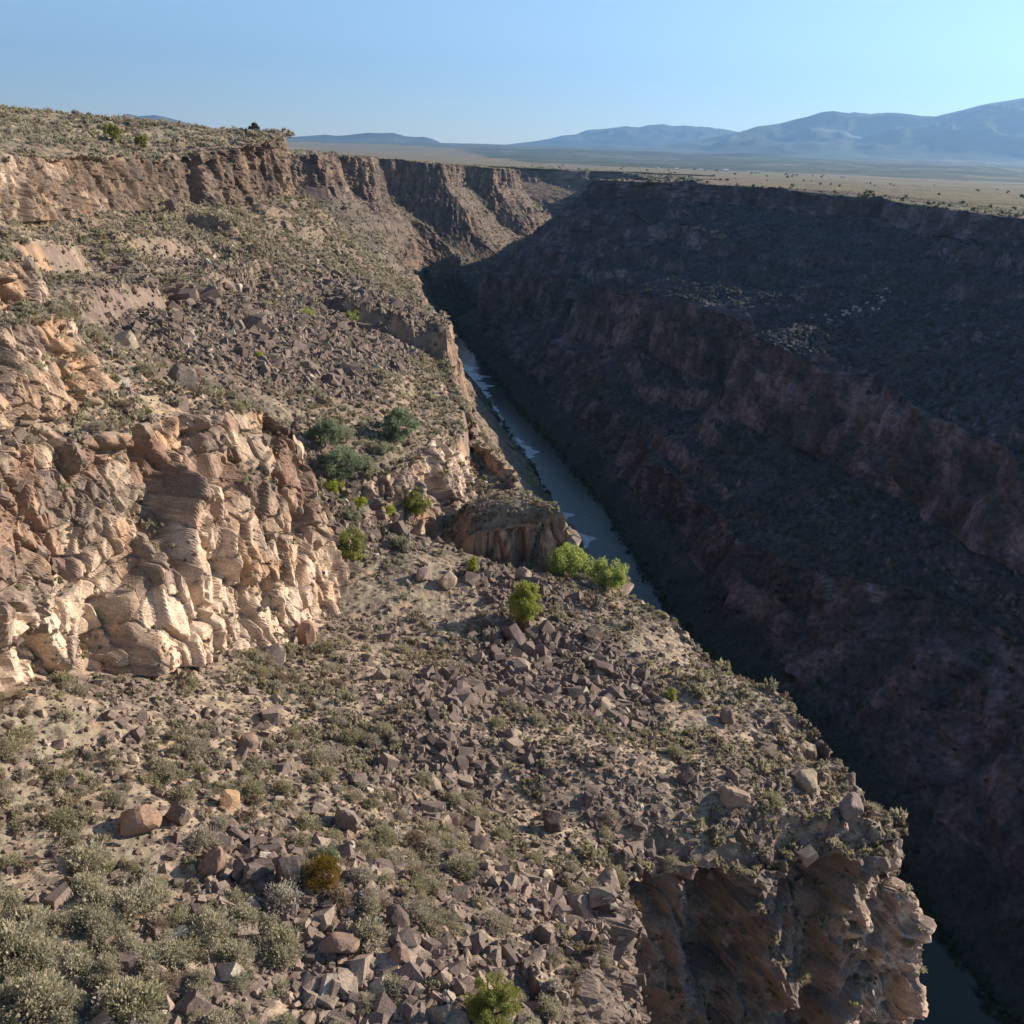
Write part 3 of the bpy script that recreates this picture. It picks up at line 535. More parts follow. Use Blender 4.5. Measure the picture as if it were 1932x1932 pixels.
# ------------------------------------------------------------------ river
def build_river():
    Y = np.concatenate([np.arange(-60, 700, 1.5), np.arange(700, 1700, 4.0)])
    x0, _ = line(LEFT['K'], Y); x1, _ = line(RIGHT['M'], Y)
    f = np.linspace(-0.35, 1.35, 26)
    X = x0[:, None] * (1 - f) + x1[:, None] * f
    P = np.stack([X, np.repeat(Y[:, None], len(f), 1), np.full_like(X, -168.0)], 2).reshape(-1, 3)
    m, n, l, b = new_mat('river_water', 0.16, 0.14)
    b.inputs['Base Color'].default_value = (0.016, 0.024, 0.017, 1)
    g = n.new('ShaderNodeNewGeometry'); mp = n.new('ShaderNodeMapping'); mp.inputs['Scale'].default_value = (1, 0.6, 1)
    l.new(g.outputs['Position'], mp.inputs['Vector'])
    t = noise_node(n, 0.55, 4, 0.6); l.new(mp.outputs[0], t.inputs['Vector'])
    bp = n.new('ShaderNodeBump'); bp.inputs['Strength'].default_value = 0.5; bp.inputs['Distance'].default_value = 0.14
    l.new(t.outputs['Fac'], bp.inputs['Height']); l.new(bp.outputs[0], b.inputs['Normal'])
    o = mesh_np('river', P, grid_faces(len(Y), len(f)), m, None, smooth=True); tag(o, kind='structure')
    # white water on the near-bank riffles, the sky's reflection painted into its pale colour
    m2, n2, l2, b2 = new_mat('foam_and_sky_glint', 0.3, 0.5)
    g2 = n2.new('ShaderNodeNewGeometry'); t2 = noise_node(n2, 0.9, 6, .75); l2.new(g2.outputs['Position'], t2.inputs['Vector'])
    rp = ramp(n2, [(0.40, (0.05, 0.07, 0.08)), (0.60, (0.50, 0.56, 0.60))]); l2.new(t2.outputs['Fac'], rp.inputs[0]); l2.new(rp.outputs[0], b2.inputs['Base Color'])
    V = []; F = []
    for (ya, yb, fa, wd, sd_) in ((652, 790, 0.04, 0.66, 1), (596, 640, 0.05, 0.16, 2), (512, 560, 0.04, 0.36, 3), (424, 434, 0.06, 0.28, 4), (388, 410, 0.05, 0.34, 5)):
        ys = np.arange(ya, yb, 1.2); base = len(V)
        xa, _ = line(LEFT['K'], ys); xb, _ = line(RIGHT['M'], ys)
        for j, y in enumerate(ys):
            u = (y - ya) / (yb - ya); w = wd * (math.sin(math.pi * u) ** 0.6) * (0.75 + 0.35 * math.sin(y * 0.21 + sd_) + 0.2 * math.sin(y * 0.63)) + 0.01
            for k in range(7):
                ff = fa + w * k / 6 - 0.01 + 0.015 * math.sin(y * 1.1 + k)
                V.append((xa[j] * (1 - ff) + xb[j] * ff, y, -167.96))
        r_ = len(ys); i = np.arange(r_ * 7).reshape(r_, 7) + base
        F.append(np.stack([i[:-1, :-1], i[:-1, 1:], i[1:, 1:], i[1:, :-1]], -1).reshape(-1, 4))
    o = mesh_np('river_riffles', np.array(V), np.concatenate(F), m2, None); tag(o, kind='structure')
build_river()
#@@OBJECTS@@
# ------------------------------------------------------------------ where things stand on the ground
bpy.context.view_layer.update()
WALL_O = bpy.data.objects['west_canyon_wall']; EAST_O = bpy.data.objects['east_canyon_wall']; PLAIN_O = bpy.data.objects['valley_plain']
def ground(o, x, y, z0=60):
    hit, loc, n, i = o.ray_cast(Vector((x, y, z0)), Vector((0, 0, -1)))
    return loc.z if hit else -50.0
def in_view(p, m=0.03):
    """inside the view of the photograph, with a margin"""
    q = np.stack([p @ np.array(cx), p @ np.array(cy), -(p @ np.array(cz))], 1)
    t = 966 / 1770 + m
    return (q[:, 2] > 1) & (np.abs(q[:, 0] / q[:, 2]) < t) & (np.abs(q[:, 1] / q[:, 2]) < t), q[:, 2]
def quads(G, smin, smax):
    P = G['P']; S = G['S'][:-1, :-1]
    c = (P[:-1, :-1] + P[1:, 1:] + P[:-1, 1:] + P[1:, :-1]) / 4
    d1 = P[1:, 1:] - P[:-1, :-1]; d2 = P[1:, :-1] - P[:-1, 1:]
    ar = np.linalg.norm(np.cross(d1, d2), axis=2) / 2
    m = (S > smin) & (S < smax)
    i = np.nonzero(m.ravel())[0]
    c = c.reshape(-1, 3)[i]; v, _ = in_view(c)
    i = i[v]; c = c[v]
    return dict(c=c, area=ar.ravel()[i], n=G['N'][:-1, :-1].reshape(-1, 3)[i], st=G['steep'][:-1, :-1].ravel()[i], S=S.ravel()[i], d=np.linalg.norm(c, axis=1))
def pick(Q, dens):
    n = RNG.poisson(np.clip(Q['area'] * dens, 0, 30)); i = np.repeat(np.arange(len(n)), n)
    jit = (RNG.random((len(i), 3)) - 0.5) * np.sqrt(Q['area'][i])[:, None] * [1, 1, 0]
    return i, Q['c'][i] + jit
def hull(pts):
    bm = bmesh.new()
    for q in pts: bm.verts.new(q)
    r = bmesh.ops.convex_hull(bm, input=bm.verts[:])
    bmesh.ops.delete(bm, geom=[v for v in bm.verts if not v.link_faces], context='VERTS')
    bmesh.ops.triangulate(bm, faces=bm.faces[:])
    bmesh.ops.recalc_face_normals(bm, faces=bm.faces[:])
    bm.verts.index_update()
    V = np.array([v.co[:] for v in bm.verts]); F = np.array([[v.index for v in f.verts] for f in bm.faces]); bm.free(); return V, F
def block_rock(seed, extra=3, jit=0.30):
    g = np.random.default_rng(seed); pts = []
    dim = np.array([1, g.uniform(.6, 1), g.uniform(.45, .9)])
    for sx in (-1, 1):
        for sy in (-1, 1):
            for sz in (-1, 1):
                q = np.array([sx, sy, sz], float); k = g.integers(0, 3)
                if g.random() < 0.45:                    # corner knocked off: two points in place of one
                    a = q.copy(); a[k] *= g.uniform(0.1, 0.6); b = q.copy(); b[(k + 1) % 3] *= g.uniform(0.1, 0.6); pts += [a, b]
                else: pts.append(q + g.uniform(-jit, jit, 3))
    for _ in range(extra):
        q = g.normal(size=3); q /= np.linalg.norm(q); pts.append(q * 1.15)
    return hull([tuple(np.array(q) * dim * 0.5) for q in pts])
ROCKV = [block_rock(900 + k, k % 4) for k in range(14)]
def rot_mats(n, tilt=1.0, g=RNG):
    a = g.random(n) * 2 * np.pi; b = (g.random(n) - 0.5) * np.pi * tilt; c = (g.random(n) - 0.5) * np.pi * tilt
    ca, sa, cb, sb, cc, sc = np.cos(a), np.sin(a), np.cos(b), np.sin(b), np.cos(c), np.sin(c)
    z = np.zeros(n); o = np.ones(n)
    Rz = np.stack([ca, -sa, z, sa, ca, z, z, z, o], 1).reshape(-1, 3, 3)
    Rx = np.stack([o, z, z, z, cb, -sb, z, sb, cb], 1).reshape(-1, 3, 3)
    Ry = np.stack([cc, z, sc, z, o, z, -sc, z, cc], 1).reshape(-1, 3, 3)
    return Rz @ Rx @ Ry
def merge(variants, pos, size, rots, col, sel):
    Vs = []; Fs = []; Cs = []; base = 0
    for k, (V, F) in enumerate(variants):
        i = np.nonzero(sel == k)[0]
        if not len(i): continue
        X = np.einsum('nij,vj->nvi', rots[i], V) * size[i][:, None, None] + pos[i][:, None, :]
        Vs.append(X.reshape(-1, 3)); Cs.append(np.repeat(col[i], len(V), 0))
        Fs.append((F[None] + (base + np.arange(len(i)) * len(V))[:, None, None]).reshape(-1, 3)); base += len(i) * len(V)
    return np.concatenate(Vs), np.concatenate(Fs), np.concatenate(Cs)
def pal(n, a, b, t=None):
    t = RNG.random(n) if t is None else t
    return np.asarray(a) * (1 - t[:, None]) + np.asarray(b) * t[:, None]

# ------------------------------------------------------------------ boulders and rubble on the west slopes
QW = quads(WALL, 3.0, 12.2)
soft = 1 - QW['st']
rk = rocky(QW['c'])
dn = np.where(QW['d'] < 110, 4.0 + 10.0 * rk ** 2, np.where(QW['d'] < 330, 1.0 + 6.0 * rk ** 2, 0.03)) * (0.015 + soft) * np.clip(1 - (QW['d'] - 330) / 500, 0.15, 1)
i, pos = pick(QW, dn)
d = QW['d'][i]; rki = rk[i]
size = 0.235 * np.exp(RNG.normal(0, 0.62, len(i))) * (0.75 + 0.75 * rki) * (1 + 0.15 * ss(d, 100, 220) + 2.2 * ss(d, 250, 700))
size = np.clip(size, 0.11, 4.0)
size = np.where(d < 75, np.minimum(size, 1.35), size); keep = size / d > 0.00105
pos, size, d, rki = pos[keep], size[keep], d[keep], rki[keep]
pos[:, 2] += size * 0.05
tt = RNG.random(len(pos)) ** 1.3
col = pal(len(pos), DROCK * 1.1, LROCK, tt * np.where(pos[:, 1] > 115, 0.45, 0.6))
fg = (pos[:, 1] < 62)[:, None]; col = np.where(fg, pal(len(pos), (0.135, 0.098, 0.078), (0.36, 0.26, 0.19), tt * 0.8), col)
white = RNG.random(len(pos)) < 0.03; col[white] = (0.36, 0.30, 0.23)
rots = rot_mats(len(pos)); sel = RNG.integers(0, len(ROCKV), len(pos))
rank = np.argsort(-(size / d)); top = rank[:300]; rest = rank[300:]
V, F, C = merge(ROCKV, pos[rest], size[rest], rots[rest], col[rest], sel[rest])
tag(mesh_np('rock_rubble', V, F, MAT_ROCK, C), 'broken basalt rubble scattered over the sunlit slopes', 'rubble', kind='stuff')
ROCK_MESH = {}
def region(x, y):
    if y < 56: return ('in the brown rubble patch of the lower left foreground', 'a') if x < -4 else ('low on the slope above the shaded recess', 'b')
    if y < 92: return ('on the bench below the pale columned cliff', 'c') if x < -2 else ('on the middle of the sunlit bench near its cliff edge', 'd')
    if y < 132: return ('in the bushy gully beside the pale columned cliff', 'e') if x < -12 else ('on the far end of the bench around the round juniper', 'f')
    return ('on the dark talus slope above the green bushes', 'g')
TONES = [('dark', (0.085, 0.068, 0.062)), ('brown', (0.165, 0.122, 0.10)), ('tan', (0.27, 0.205, 0.155)), ('pale', (0.36, 0.30, 0.23))]
def rock_mesh(v, t):
    if (v, t) not in ROCK_MESH:
        V, F = ROCKV[v]; o = mesh_np('boulder', V, F, MAT_ROCK, np.tile(np.array(TONES[t][1]), (len(V), 1)))
        ROCK_MESH[(v, t)] = o.data; bpy.data.objects.remove(o)
    return ROCK_MESH[(v, t)]
for k in top:
    t = int(np.argmin([abs(col[k][0] - c[1][0]) for c in TONES]))
    o = bpy.data.objects.new('boulder', rock_mesh(int(sel[k]), t)); COL.objects.link(o)
    M = Matrix(rots[k].tolist()).to_4x4(); M.translation = Vector(pos[k]); o.matrix_world = M @ Matrix.Scale(float(size[k]), 4)
    rg, _ = region(pos[k][0], pos[k][1])
    tag(o, '%s angular basalt boulder %s' % (TONES[t][0], rg), 'boulder', '%s boulders %s' % (TONES[t][0], rg))

def cut_rock(seed, planes=11, sub=3):
    g = np.random.default_rng(seed); bm = bmesh.new(); bmesh.ops.create_icosphere(bm, subdivisions=sub, radius=1)
    V = np.array([v.co[:] for v in bm.verts]); F = np.array([[v.index for v in f.verts] for f in bm.faces]); bm.free()
    n = g.normal(size=(planes, 3)); n = np.concatenate([n, -n[:planes // 2]]); n /= np.linalg.norm(n, axis=1, keepdims=True)
    h = g.uniform(0.55, 0.9, len(n)); dd = np.maximum(V @ n.T, 1e-3)
    r = np.minimum((h / dd).min(1), 1.1)
    V = V * r[:, None]; V = V + 0.03 * np.stack([fbm(V + 9 * k, 0.4, seed + k, 3) for k in range(3)], 1)
    return V / np.abs(V).max(0) * 0.5, F
SPECIAL = [  # x, y, width, depth, height, turn, base colour, label
 (-22.9, 47.8, 2.9, 2.2, 2.2, 20, (0.27, 0.19, 0.14), 'large brown slab boulder at the left end of the foreground rubble'),
 (-20.9, 49.3, 1.6, 1.4, 2.0, 70, (0.14, 0.115, 0.10), 'dark rounded block just right of the large brown slab'),
 (-11.2, 55.4, 2.3, 1.8, 2.3, -35, (0.22, 0.185, 0.16), 'grey slab tilted down at the right end of the foreground rubble'),
 (-13.0, 45.4, 1.8, 1.5, 2.5, 10, (0.115, 0.10, 0.095), 'tall dark split block left of the rust coloured bush'),
 (-14.9, 45.3, 1.9, 1.6, 2.3, 40, (0.135, 0.115, 0.105), 'dark pointed block second left of the rust coloured bush'),
 (-17.5, 45.5, 1.8, 1.5, 1.9, 75, (0.20, 0.14, 0.11), 'reddish brown block in the middle of the foreground rubble'),
 (-20.1, 61.6, 1.8, 1.4, 1.9, 15, (0.21, 0.155, 0.125), 'square brown block at the top of the foreground rubble'),
 (-19.0, 53.4, 1.7, 1.3, 1.6, 50, (0.34, 0.24, 0.15), 'orange tan wedge shaped boulder in the foreground rubble'),
 (-9.3, 41.6, 2.7, 1.8, 1.6, 5, (0.225, 0.165, 0.135), 'wide brown block with a flat top below the rust bush'),
 (-6.2, 44.4, 1.7, 1.5, 1.9, 30, (0.11, 0.088, 0.078), 'dark brown rounded boulder in shade right of the rust bush'),
 (-5.7, 41.5, 1.7, 1.5, 1.7, 60, (0.20, 0.15, 0.125), 'brown rounded boulder at the bottom right of the rubble'),
 (-25.9, 54.5, 1.0, .8, .8, 10, (0.50, 0.42, 0.31), 'small cream coloured boulder below the pale cliff'),
 (-23.6, 83.0, 2.5, 1.6, 3.2, 33, (0.25, 0.215, 0.19), 'grey kite shaped slab leaning on the foot of the pale cliff'),
 (-22.6, 92.6, 2.5, 1.5, 4.0, 12, (0.30, 0.20, 0.14), 'tall reddish slab leaning on the right end of the pale cliff'),
 (-12.9, 84.4, 2.0, 1.5, 1.8, 20, (0.25, 0.21, 0.175), 'grey tan boulder on bare soil right of the cliff foot'),
 (11.1, 106.6, 3.4, 2.6, 2.8, 25, (0.15, 0.125, 0.10), 'large dark cracked boulder below the bare shrub'),
 (22.4, 74.3, 3.2, 2.2, 2.2, 5, (0.27, 0.215, 0.165), 'broad tan flat topped boulder near the bench cliff edge'),
 (34.6, 76.4, 3.0, 2.2, 2.4, 35, (0.215, 0.18, 0.165), 'grey purple boulder at the tip of the headland'),
 (31.2, 80.2, 3.4, 2.4, 2.5, 60, (0.30, 0.26, 0.195), 'pale lumpy boulder pair uphill of the headland tip'),
 (1.8, 120.7, 2.6, 2.2, 3.1, 10, (0.27, 0.225, 0.18), 'grey pyramid boulder between the two small bright shrubs'),
 (-11.4, 112.9, 2.6, 1.8, 3.0, 40, (0.25, 0.21, 0.185), 'upright split grey slab beyond the pale cliff'),
 (-8.3, 113.4, 3.2, 2.4, 2.5, 65, (0.27, 0.22, 0.17), 'big grey brown boulder just right of the split slab'),
 (-34.4, 95.0, 2.8, 2.4, 3.6, 20, (0.17, 0.15, 0.135), 'dark grey three sided boulder on the slope above the cliff'),
 (-53.5, 127.2, 4.0, 2.8, 3.6, 50, (0.36, 0.32, 0.25), 'pale grey boulder beside the second rock tier'),
 (-1.6, 59.4, 1.6, 1.3, 1.4, 30, (0.12, 0.10, 0.09), 'dark blocky boulder alone among sagebrush in mid bench'),
 (10.9, 88.7, 2.0, 1.6, 2.0, 55, (0.26, 0.22, 0.175), 'oval grey boulder in the middle of the bench'),
 (25.3, 91.6, 2.4, 2.0, 2.2, 80, (0.21, 0.16, 0.13), 'round brown boulder near the notch in the bench rim'),
 (4.4, 66.2, 2.2, 1.6, 2.6, 15, (0.105, 0.088, 0.08), 'tall dark boulder among the bushes above the recess'),
 (9.0, 60.6, 2.4, 2.0, 2.4, 35, (0.22, 0.185, 0.16), 'grey block perched on the knob left of the recess'),
 (17.7, 76.2, 2.0, 1.6, 1.8, 45, (0.13, 0.105, 0.095), 'dark boulder between bushes uphill of the broad tan boulder'),
]
for k, (x, y, w, dp, h, tr, c, lab) in enumerate(SPECIAL):
    V, F = cut_rock(400 + k, 9 + k % 4)
    o = mesh_np('boulder', V * [w, dp, h], F, MAT_ROCK, np.tile(np.array(c) * [1.08, .97, .87], (len(V), 1)))
    o.location = (x, y, ground(WALL_O, x, y, -5 if y > 50 and x > -30 else 20) + h * 0.28); o.rotation_euler = (math.radians(random.uniform(-14, 14)), math.radians(random.uniform(-14, 14)), math.radians(tr))
    tag(o, lab, 'boulder')
# pale boulders across the shaded bench of the far wall
for k in range(34):
    u = random.random(); x = 150 + 44 * u + random.uniform(-3, 3); y = 478 + 8 * u + random.uniform(-9, 9) + (10 if u > .7 else 0)
    s = random.uniform(.9, 2.0)
    if k == 0:
        V, F = ROCKV[2]; pm = mesh_np('pale_boulder', V, F, MAT_ROCK, np.tile(np.array((0.36, 0.34, 0.31)), (len(V), 1))); o = pm
    else:
        o = pm.copy(); COL.objects.link(o)
    o.location = (x, y, ground(EAST_O, x, y) + s * .2); o.scale = (s, s * .8, s * .7); o.rotation_euler = (random.uniform(-.5, .5), random.uniform(-.5, .5), random.uniform(0, 6.3))
    tag(o, 'pale boulder in the light streak across the shaded far wall', 'boulder', 'pale boulders across the shaded bench of the far wall')

# ------------------------------------------------------------------ sagebrush and other low shrubs
def tuft(seed, n, leaf, flat=0.75, spread=0.0):
    """a low rounded shrub of unit width: many small leaf faces gathered in uneven sprays"""
    g = np.random.default_rng(seed); m = max(5, n // 14)
    th = g.random(m) * 2 * np.pi; ph = np.arccos(g.uniform(0.05, 1, m)); R = g.uniform(.55, 1.0, m) * 0.42
    cen = np.stack([np.sin(ph) * np.cos(th) * R, np.sin(ph) * np.sin(th) * R, np.cos(ph) * R * flat * 1.2 + 0.04], 1)
    k = g.integers(0, m, n); c = cen[k] + g.normal(0, 0.055 + spread, (n, 3)); c[:, 2] = np.abs(c[:, 2])
    up = c / (np.linalg.norm(c, axis=1, keepdims=True) + 1e-6) + g.normal(0, .45, (n, 3)); up[:, 2] += .35; up /= np.linalg.norm(up, axis=1, keepdims=True)
    s = np.cross(up, g.normal(size=(n, 3))); s /= np.linalg.norm(s, axis=1, keepdims=True) + 1e-6
    L = leaf * g.uniform(.7, 1.4, n)[:, None]
    V = np.concatenate([c - s * L * .38 - up * L * .3, c + s * L * .38 - up * L * .3, c + up * L], 0)
    i = np.arange(n); F = np.stack([i, i + n, i + 2 * n], 1)
    if n > 100:                                          # grey stems up to every spray
        W = np.cross(cen, [0, 0, 1.0]); W /= np.linalg.norm(W, axis=1, keepdims=True) + 1e-6
        b0 = len(V); V = np.concatenate([V, np.tile([[0, 0, -.05]], (m, 1)) + W * .012, cen - W * .014, cen * 1.15]); j = b0 + np.arange(m)
        F = np.concatenate([F, np.stack([j, j + m, j + 2 * m], 1)])
    return V, F
NEAR0 = [tuft(780 + k, 1300, 0.044) for k in range(6)]
NEAR = [tuft(700 + k, 420, 0.078) for k in range(6)]
MID = [tuft(720 + k, 120, 0.15) for k in range(6)]
FARV = [tuft(740 + k, 30, 0.30) for k in range(5)]
SAGES = [('grey-green', (0.37, 0.325, 0.215)), ('pale grey', (0.40, 0.345, 0.26)), ('olive', (0.33, 0.295, 0.175)), ('brown', (0.27, 0.20, 0.135))]
QS = quads(WALL, 1.0, 12.2)
rk = rocky(QS['c']); sp = fbm(QS['c'] * [1, 1, 0], 7, 501, 3)
soil_patch = ss(fbm(QS['c'] * [1, 1, 0], 16, 502, 2), 0.25, 0.55)
ds = (1.7 * (1 - rk * 0.85) * ss(sp, -0.8, 0.2) * (1 - 0.6 * soil_patch) + 0.08) * (1 - QS['st'] * 0.92)
ds = ds * np.where(QS['S'] < 3, 0.5, 1.0)
ds = ds + 0.5 * ss(QS['c'][:, 1], 46, 38) * (QS['st'] < .5)
ds = np.where(QS['d'] < 120, ds, np.where(QS['d'] < 450, ds * 0.55, ds * 0.05))
ds = ds + 0.9 * ((np.abs(QS['c'][:, 0] + 23) < 9) & (np.abs(QS['c'][:, 1] - 127) < 14) & (QS['st'] < .6))
i, pos = pick(QS, ds); d = QS['d'][i]
size = np.clip(0.74 * np.exp(RNG.normal(0, .45, len(i))), .3, 2.2) * (1 + 0.42 * ss(pos[:, 1], 50, 38) * ss(-pos[:, 0], 2, 8)) * (1 + .5 * ss(d, 180, 400) + 1.2 * ss(d, 500, 1200))
tone = RNG.choice(4, len(i), p=[.42, .27, .19, .12])
# keep clear of the boulders singled out above
for (x, y, w, dp, h, tr, c, lab) in SPECIAL:
    far_ = np.hypot(pos[:, 0] - x, pos[:, 1] - y) > w * .75
    pos, size, d, tone = pos[far_], size[far_], d[far_], tone[far_]
# tones hang together in patches
pt = fbm(pos * [1, 1, 0], 20, 505, 2); tone = np.where((pt > .35) & (RNG.random(len(pt)) < .6), 2, tone); tone = np.where((pos[:, 1] < 42) & (RNG.random(len(pt)) < .7), 0, tone)
scol = np.array([s[1] for s in SAGES])[tone] * (1 + RNG.normal(0, .13, len(pos)))[:, None]
scol = np.where((pos[:, 1] < 44)[:, None], scol * [1.15, 1.18, 1.22], scol)
rots = rot_mats(len(pos), 0.16); rank = np.argsort(-(size / d)); top = rank[:300]; rest = rank[300:]
parts = []
for vs, lo, hi in ((NEAR0, 0, 46), (NEAR, 46, 80), (MID, 80, 170), (FARV, 170, 9999)):
    q = rest[(d[rest] >= lo) & (d[rest] < hi)]
    if len(q): parts.append(merge(vs, pos[q], size[q] * 1.12, rots[q], scol[q], RNG.integers(0, len(vs), len(q))))
b = 0; Fs = []
for V, F, C in parts: Fs.append(F + b); b += len(V)
tag(mesh_np('sagebrush_cover', np.concatenate([a[0] for a in parts]), np.concatenate(Fs), MAT_LEAF, np.concatenate([a[2] for a in parts])), 'low grey-green sagebrush dotted over the sunlit slopes and plateau', 'sagebrush', kind='stuff')
SM = {}
def sage_mesh(v, t, br):
    if (v, t, br) not in SM:
        V, F = NEAR0[v]; c = np.array(SAGES[t][1]) * (np.array((1.15, 1.18, 1.22)) if br else 1)
        o = mesh_np('sagebrush', V, F, MAT_LEAF, np.tile(c, (len(V), 1))); SM[(v, t, br)] = o.data; bpy.data.objects.remove(o)
    return SM[(v, t, br)]
def sregion(x, y):
    if y < 40: return 'along the bottom edge of the view' if x < -6 else 'beside the bright juniper at the bottom'
    if y < 56: return 'around the brown foreground rubble' if x < -6 else 'on the slope right of the foreground rubble'
    return 'on the soil below the pale columned cliff' if x < -8 else 'on the middle of the sunlit bench'
for k in top:
    o = bpy.data.objects.new('sagebrush', sage_mesh(int(RNG.integers(0, 6)), int(tone[k]), bool(pos[k][1] < 44))); COL.objects.link(o)
    M = Matrix(rots[k].tolist()).to_4x4(); M.translation = Vector(pos[k]); o.matrix_world = M @ Matrix.Scale(float(size[k]) * 1.12, 4)
    rg = sregion(pos[k][0], pos[k][1]); sz = 'large' if size[k] > 1.05 else 'small'
    tag(o, '%s %s sagebrush clump %s' % (sz, SAGES[tone[k]][0], rg), 'sagebrush', '%s %s sagebrush %s' % (sz, SAGES[tone[k]][0], rg))

# dark shrubs over the shaded far wall, willows along the water
QE = quads(EAST, 1.2, 8.4)
de = 0.016 * (1 - QE['st'] * .9) * np.clip(420 / QE['d'], .3, 2)
i, pos = pick(QE, de); size = np.clip(1.9 * np.exp(RNG.normal(0, .35, len(i))), .8, 4.0)
V, F, C = merge(FARV, pos, size, rot_mats(len(pos), .1), pal(len(pos), (0.05, 0.06, 0.035), (0.13, 0.13, 0.085)), RNG.integers(0, 5, len(pos)))
tag(mesh_np('slope_scrub', V, F, MAT_LEAF, C), 'dark scrub dotted over the shaded far canyon wall', 'scrub', kind='stuff')
pp = []
for tab, sg in ((LEFT['K'], -1), (RIGHT['M'], 1)):
    for _ in range(620):
        y = 120 + 900 * random.random() ** 1.3; x, _z = line(tab, np.array([y])); pp.append((float(x[0]) + sg * abs(random.gauss(1.0, 3.0)), y, -167.9 + random.uniform(0, .8)))
pp = np.array(pp); size = RNG.uniform(1.5, 4.5, len(pp))
V, F, C = merge(MID, pp, size, rot_mats(len(pp), .1), pal(len(pp), (0.045, 0.065, 0.025), (0.10, 0.13, 0.05)), RNG.integers(0, 6, len(pp)))
tag(mesh_np('riverbank_willows', V, F, MAT_LEAF, C), 'dark green willows lining both river banks', 'willows', kind='stuff')

# ------------------------------------------------------------------ trees and shrubs one can tell apart
def tube(bm, pts, rads, seg=6):
    rings = []
    for k, (p, r) in enumerate(zip(pts, rads)):
        a = Vector(pts[min(k + 1, len(pts) - 1)]) - Vector(pts[max(k - 1, 0)]); a.normalize()
        s = a.orthogonal().normalized(); t = a.cross(s)
        rings.append([bm.verts.new(Vector(p) + (s * math.cos(2 * math.pi * j / seg) + t * math.sin(2 * math.pi * j / seg)) * r) for j in range(seg)])
    for A, B in zip(rings, rings[1:]):
        for j in range(seg): bm.faces.new((A[j], A[(j + 1) % seg], B[(j + 1) % seg], B[j]))
    bm.faces.new(rings[-1]); bm.faces.new(rings[0][::-1])
def bm_obj(name, bm, mat, parent=None):
    me = bpy.data.meshes.new(name); bm.normal_update(); bm.to_mesh(me); bm.free(); me.materials.append(mat)
    o = bpy.data.objects.new(name, me); COL.objects.link(o); o.parent = parent; return o
def limbs(seed, w, h, n, crown_low):
    g = random.Random(seed); bm = bmesh.new(); tips = []
    tr = [(0, 0, -0.4), (g.uniform(-.05, .05) * h, g.uniform(-.05, .05) * h, h * .3), (g.uniform(-.06, .06) * h, g.uniform(-.06, .06) * h, h * .75)]
    r0 = 0.035 * h + 0.02 * w; tube(bm, tr, [r0, r0 * .7, r0 * .15], 8)
    for k in range(n):
        a = k * 2.4 + g.uniform(-.4, .4); z0 = g.uniform(.08, .55) * h; e = w * .5 * g.uniform(.6, .95); z1 = z0 + h * g.uniform(.1, .4)
        p0 = (tr[1][0] * .6, tr[1][1] * .6, z0); p2 = (math.cos(a) * e, math.sin(a) * e, min(z1, h * .92)); p1 = ((p0[0] + p2[0]) / 2, (p0[1] + p2[1]) / 2, (z0 + p2[2]) / 2 - .04 * h)
        tube(bm, [p0, p1, p2], [r0 * .45, r0 * .28, r0 * .06], 5); tips.append(p2)
    return bm
def crown(seed, w, h, low, n, leaf, clumps, shape):
    g = np.random.default_rng(seed); cen = []; rad = []
    while len(cen) < clumps:
        q = g.uniform(-1, 1, 3)
        rr = np.linalg.norm(q)
        if rr > 1 or rr < .35: continue
        zz = (q[2] + 1) / 2
        if shape == 'egg': f = 1.0 - 0.35 * max(0, zz - .35)
        elif shape == 'loose': f = 1.0 if g.random() < .8 else 1.2
        else: f = 1.0
        cen.append((q[0] * f * w / 2 * .86, q[1] * f * w / 2 * .86, low + (h - low) * (0.06 + .88 * zz))); rad.append(g.uniform(.7, 1.3))
    cen = np.array(cen); rad = np.array(rad); cr = (w * .5) / clumps ** (1 / 3) * (1.0 if shape != 'loose' else .72)
    k = g.integers(0, clumps, n); v = g.normal(size=(n, 3)); v /= np.linalg.norm(v, axis=1, keepdims=True)
    c = cen[k] + v * (g.random(n) ** .45 * cr)[:, None] * rad[k][:, None] * [1, 1, 1.15]
    up = v + g.normal(0, .4, (n, 3)); up[:, 2] += .5; up /= np.linalg.norm(up, axis=1, keepdims=True)
    s = np.cross(up, g.normal(size=(n, 3))); s /= np.linalg.norm(s, axis=1, keepdims=True)
    L = leaf * g.uniform(.7, 1.4, n)[:, None]
    V = np.concatenate([c - s * L * .42 - up * L * .3, c + s * L * .42 - up * L * .3, c + up * L], 0)
    V[:, 2] = np.maximum(V[:, 2], 0.02); i = np.arange(n); return V, np.stack([i, i + n, i + 2 * n], 1)
def tree(name, label, cat, x, y, w, h, mat, n, leaf, clumps, shape='egg', low=.08, seed=1, group=None, wall=None, z=None, zoff=0.0):
    if z is None: z = ground(wall or WALL_O, x, y, -5 if (abs(x) < 32 and y < 140) else 60)
    r = empty(name, (x, y, z - .1 + zoff)); tag(r, label, cat, group)
    bm_obj('trunk', limbs(seed, w, h, 7, low), MAT_WOOD, r)
    V, F = crown(seed, w, h, low * h, n, leaf, clumps, shape); mesh_np('crown', V, F, mat, None, r); return r
tree('juniper', 'bright green egg shaped juniper standing alone on the bench', 'juniper', 2.1, 108.0, 4.7, 5.8, MAT_JUN_BRIGHT, 9000, .17, 70, 'egg', .02, 1)
tree('cottonwood', 'yellow-green tree at the cliff edge, left one of the pair above the river', 'tree', 8.8, 128.4, 7.2, 4.8, MAT_COTTON, 8000, .19, 46, 'loose', .0, 2)
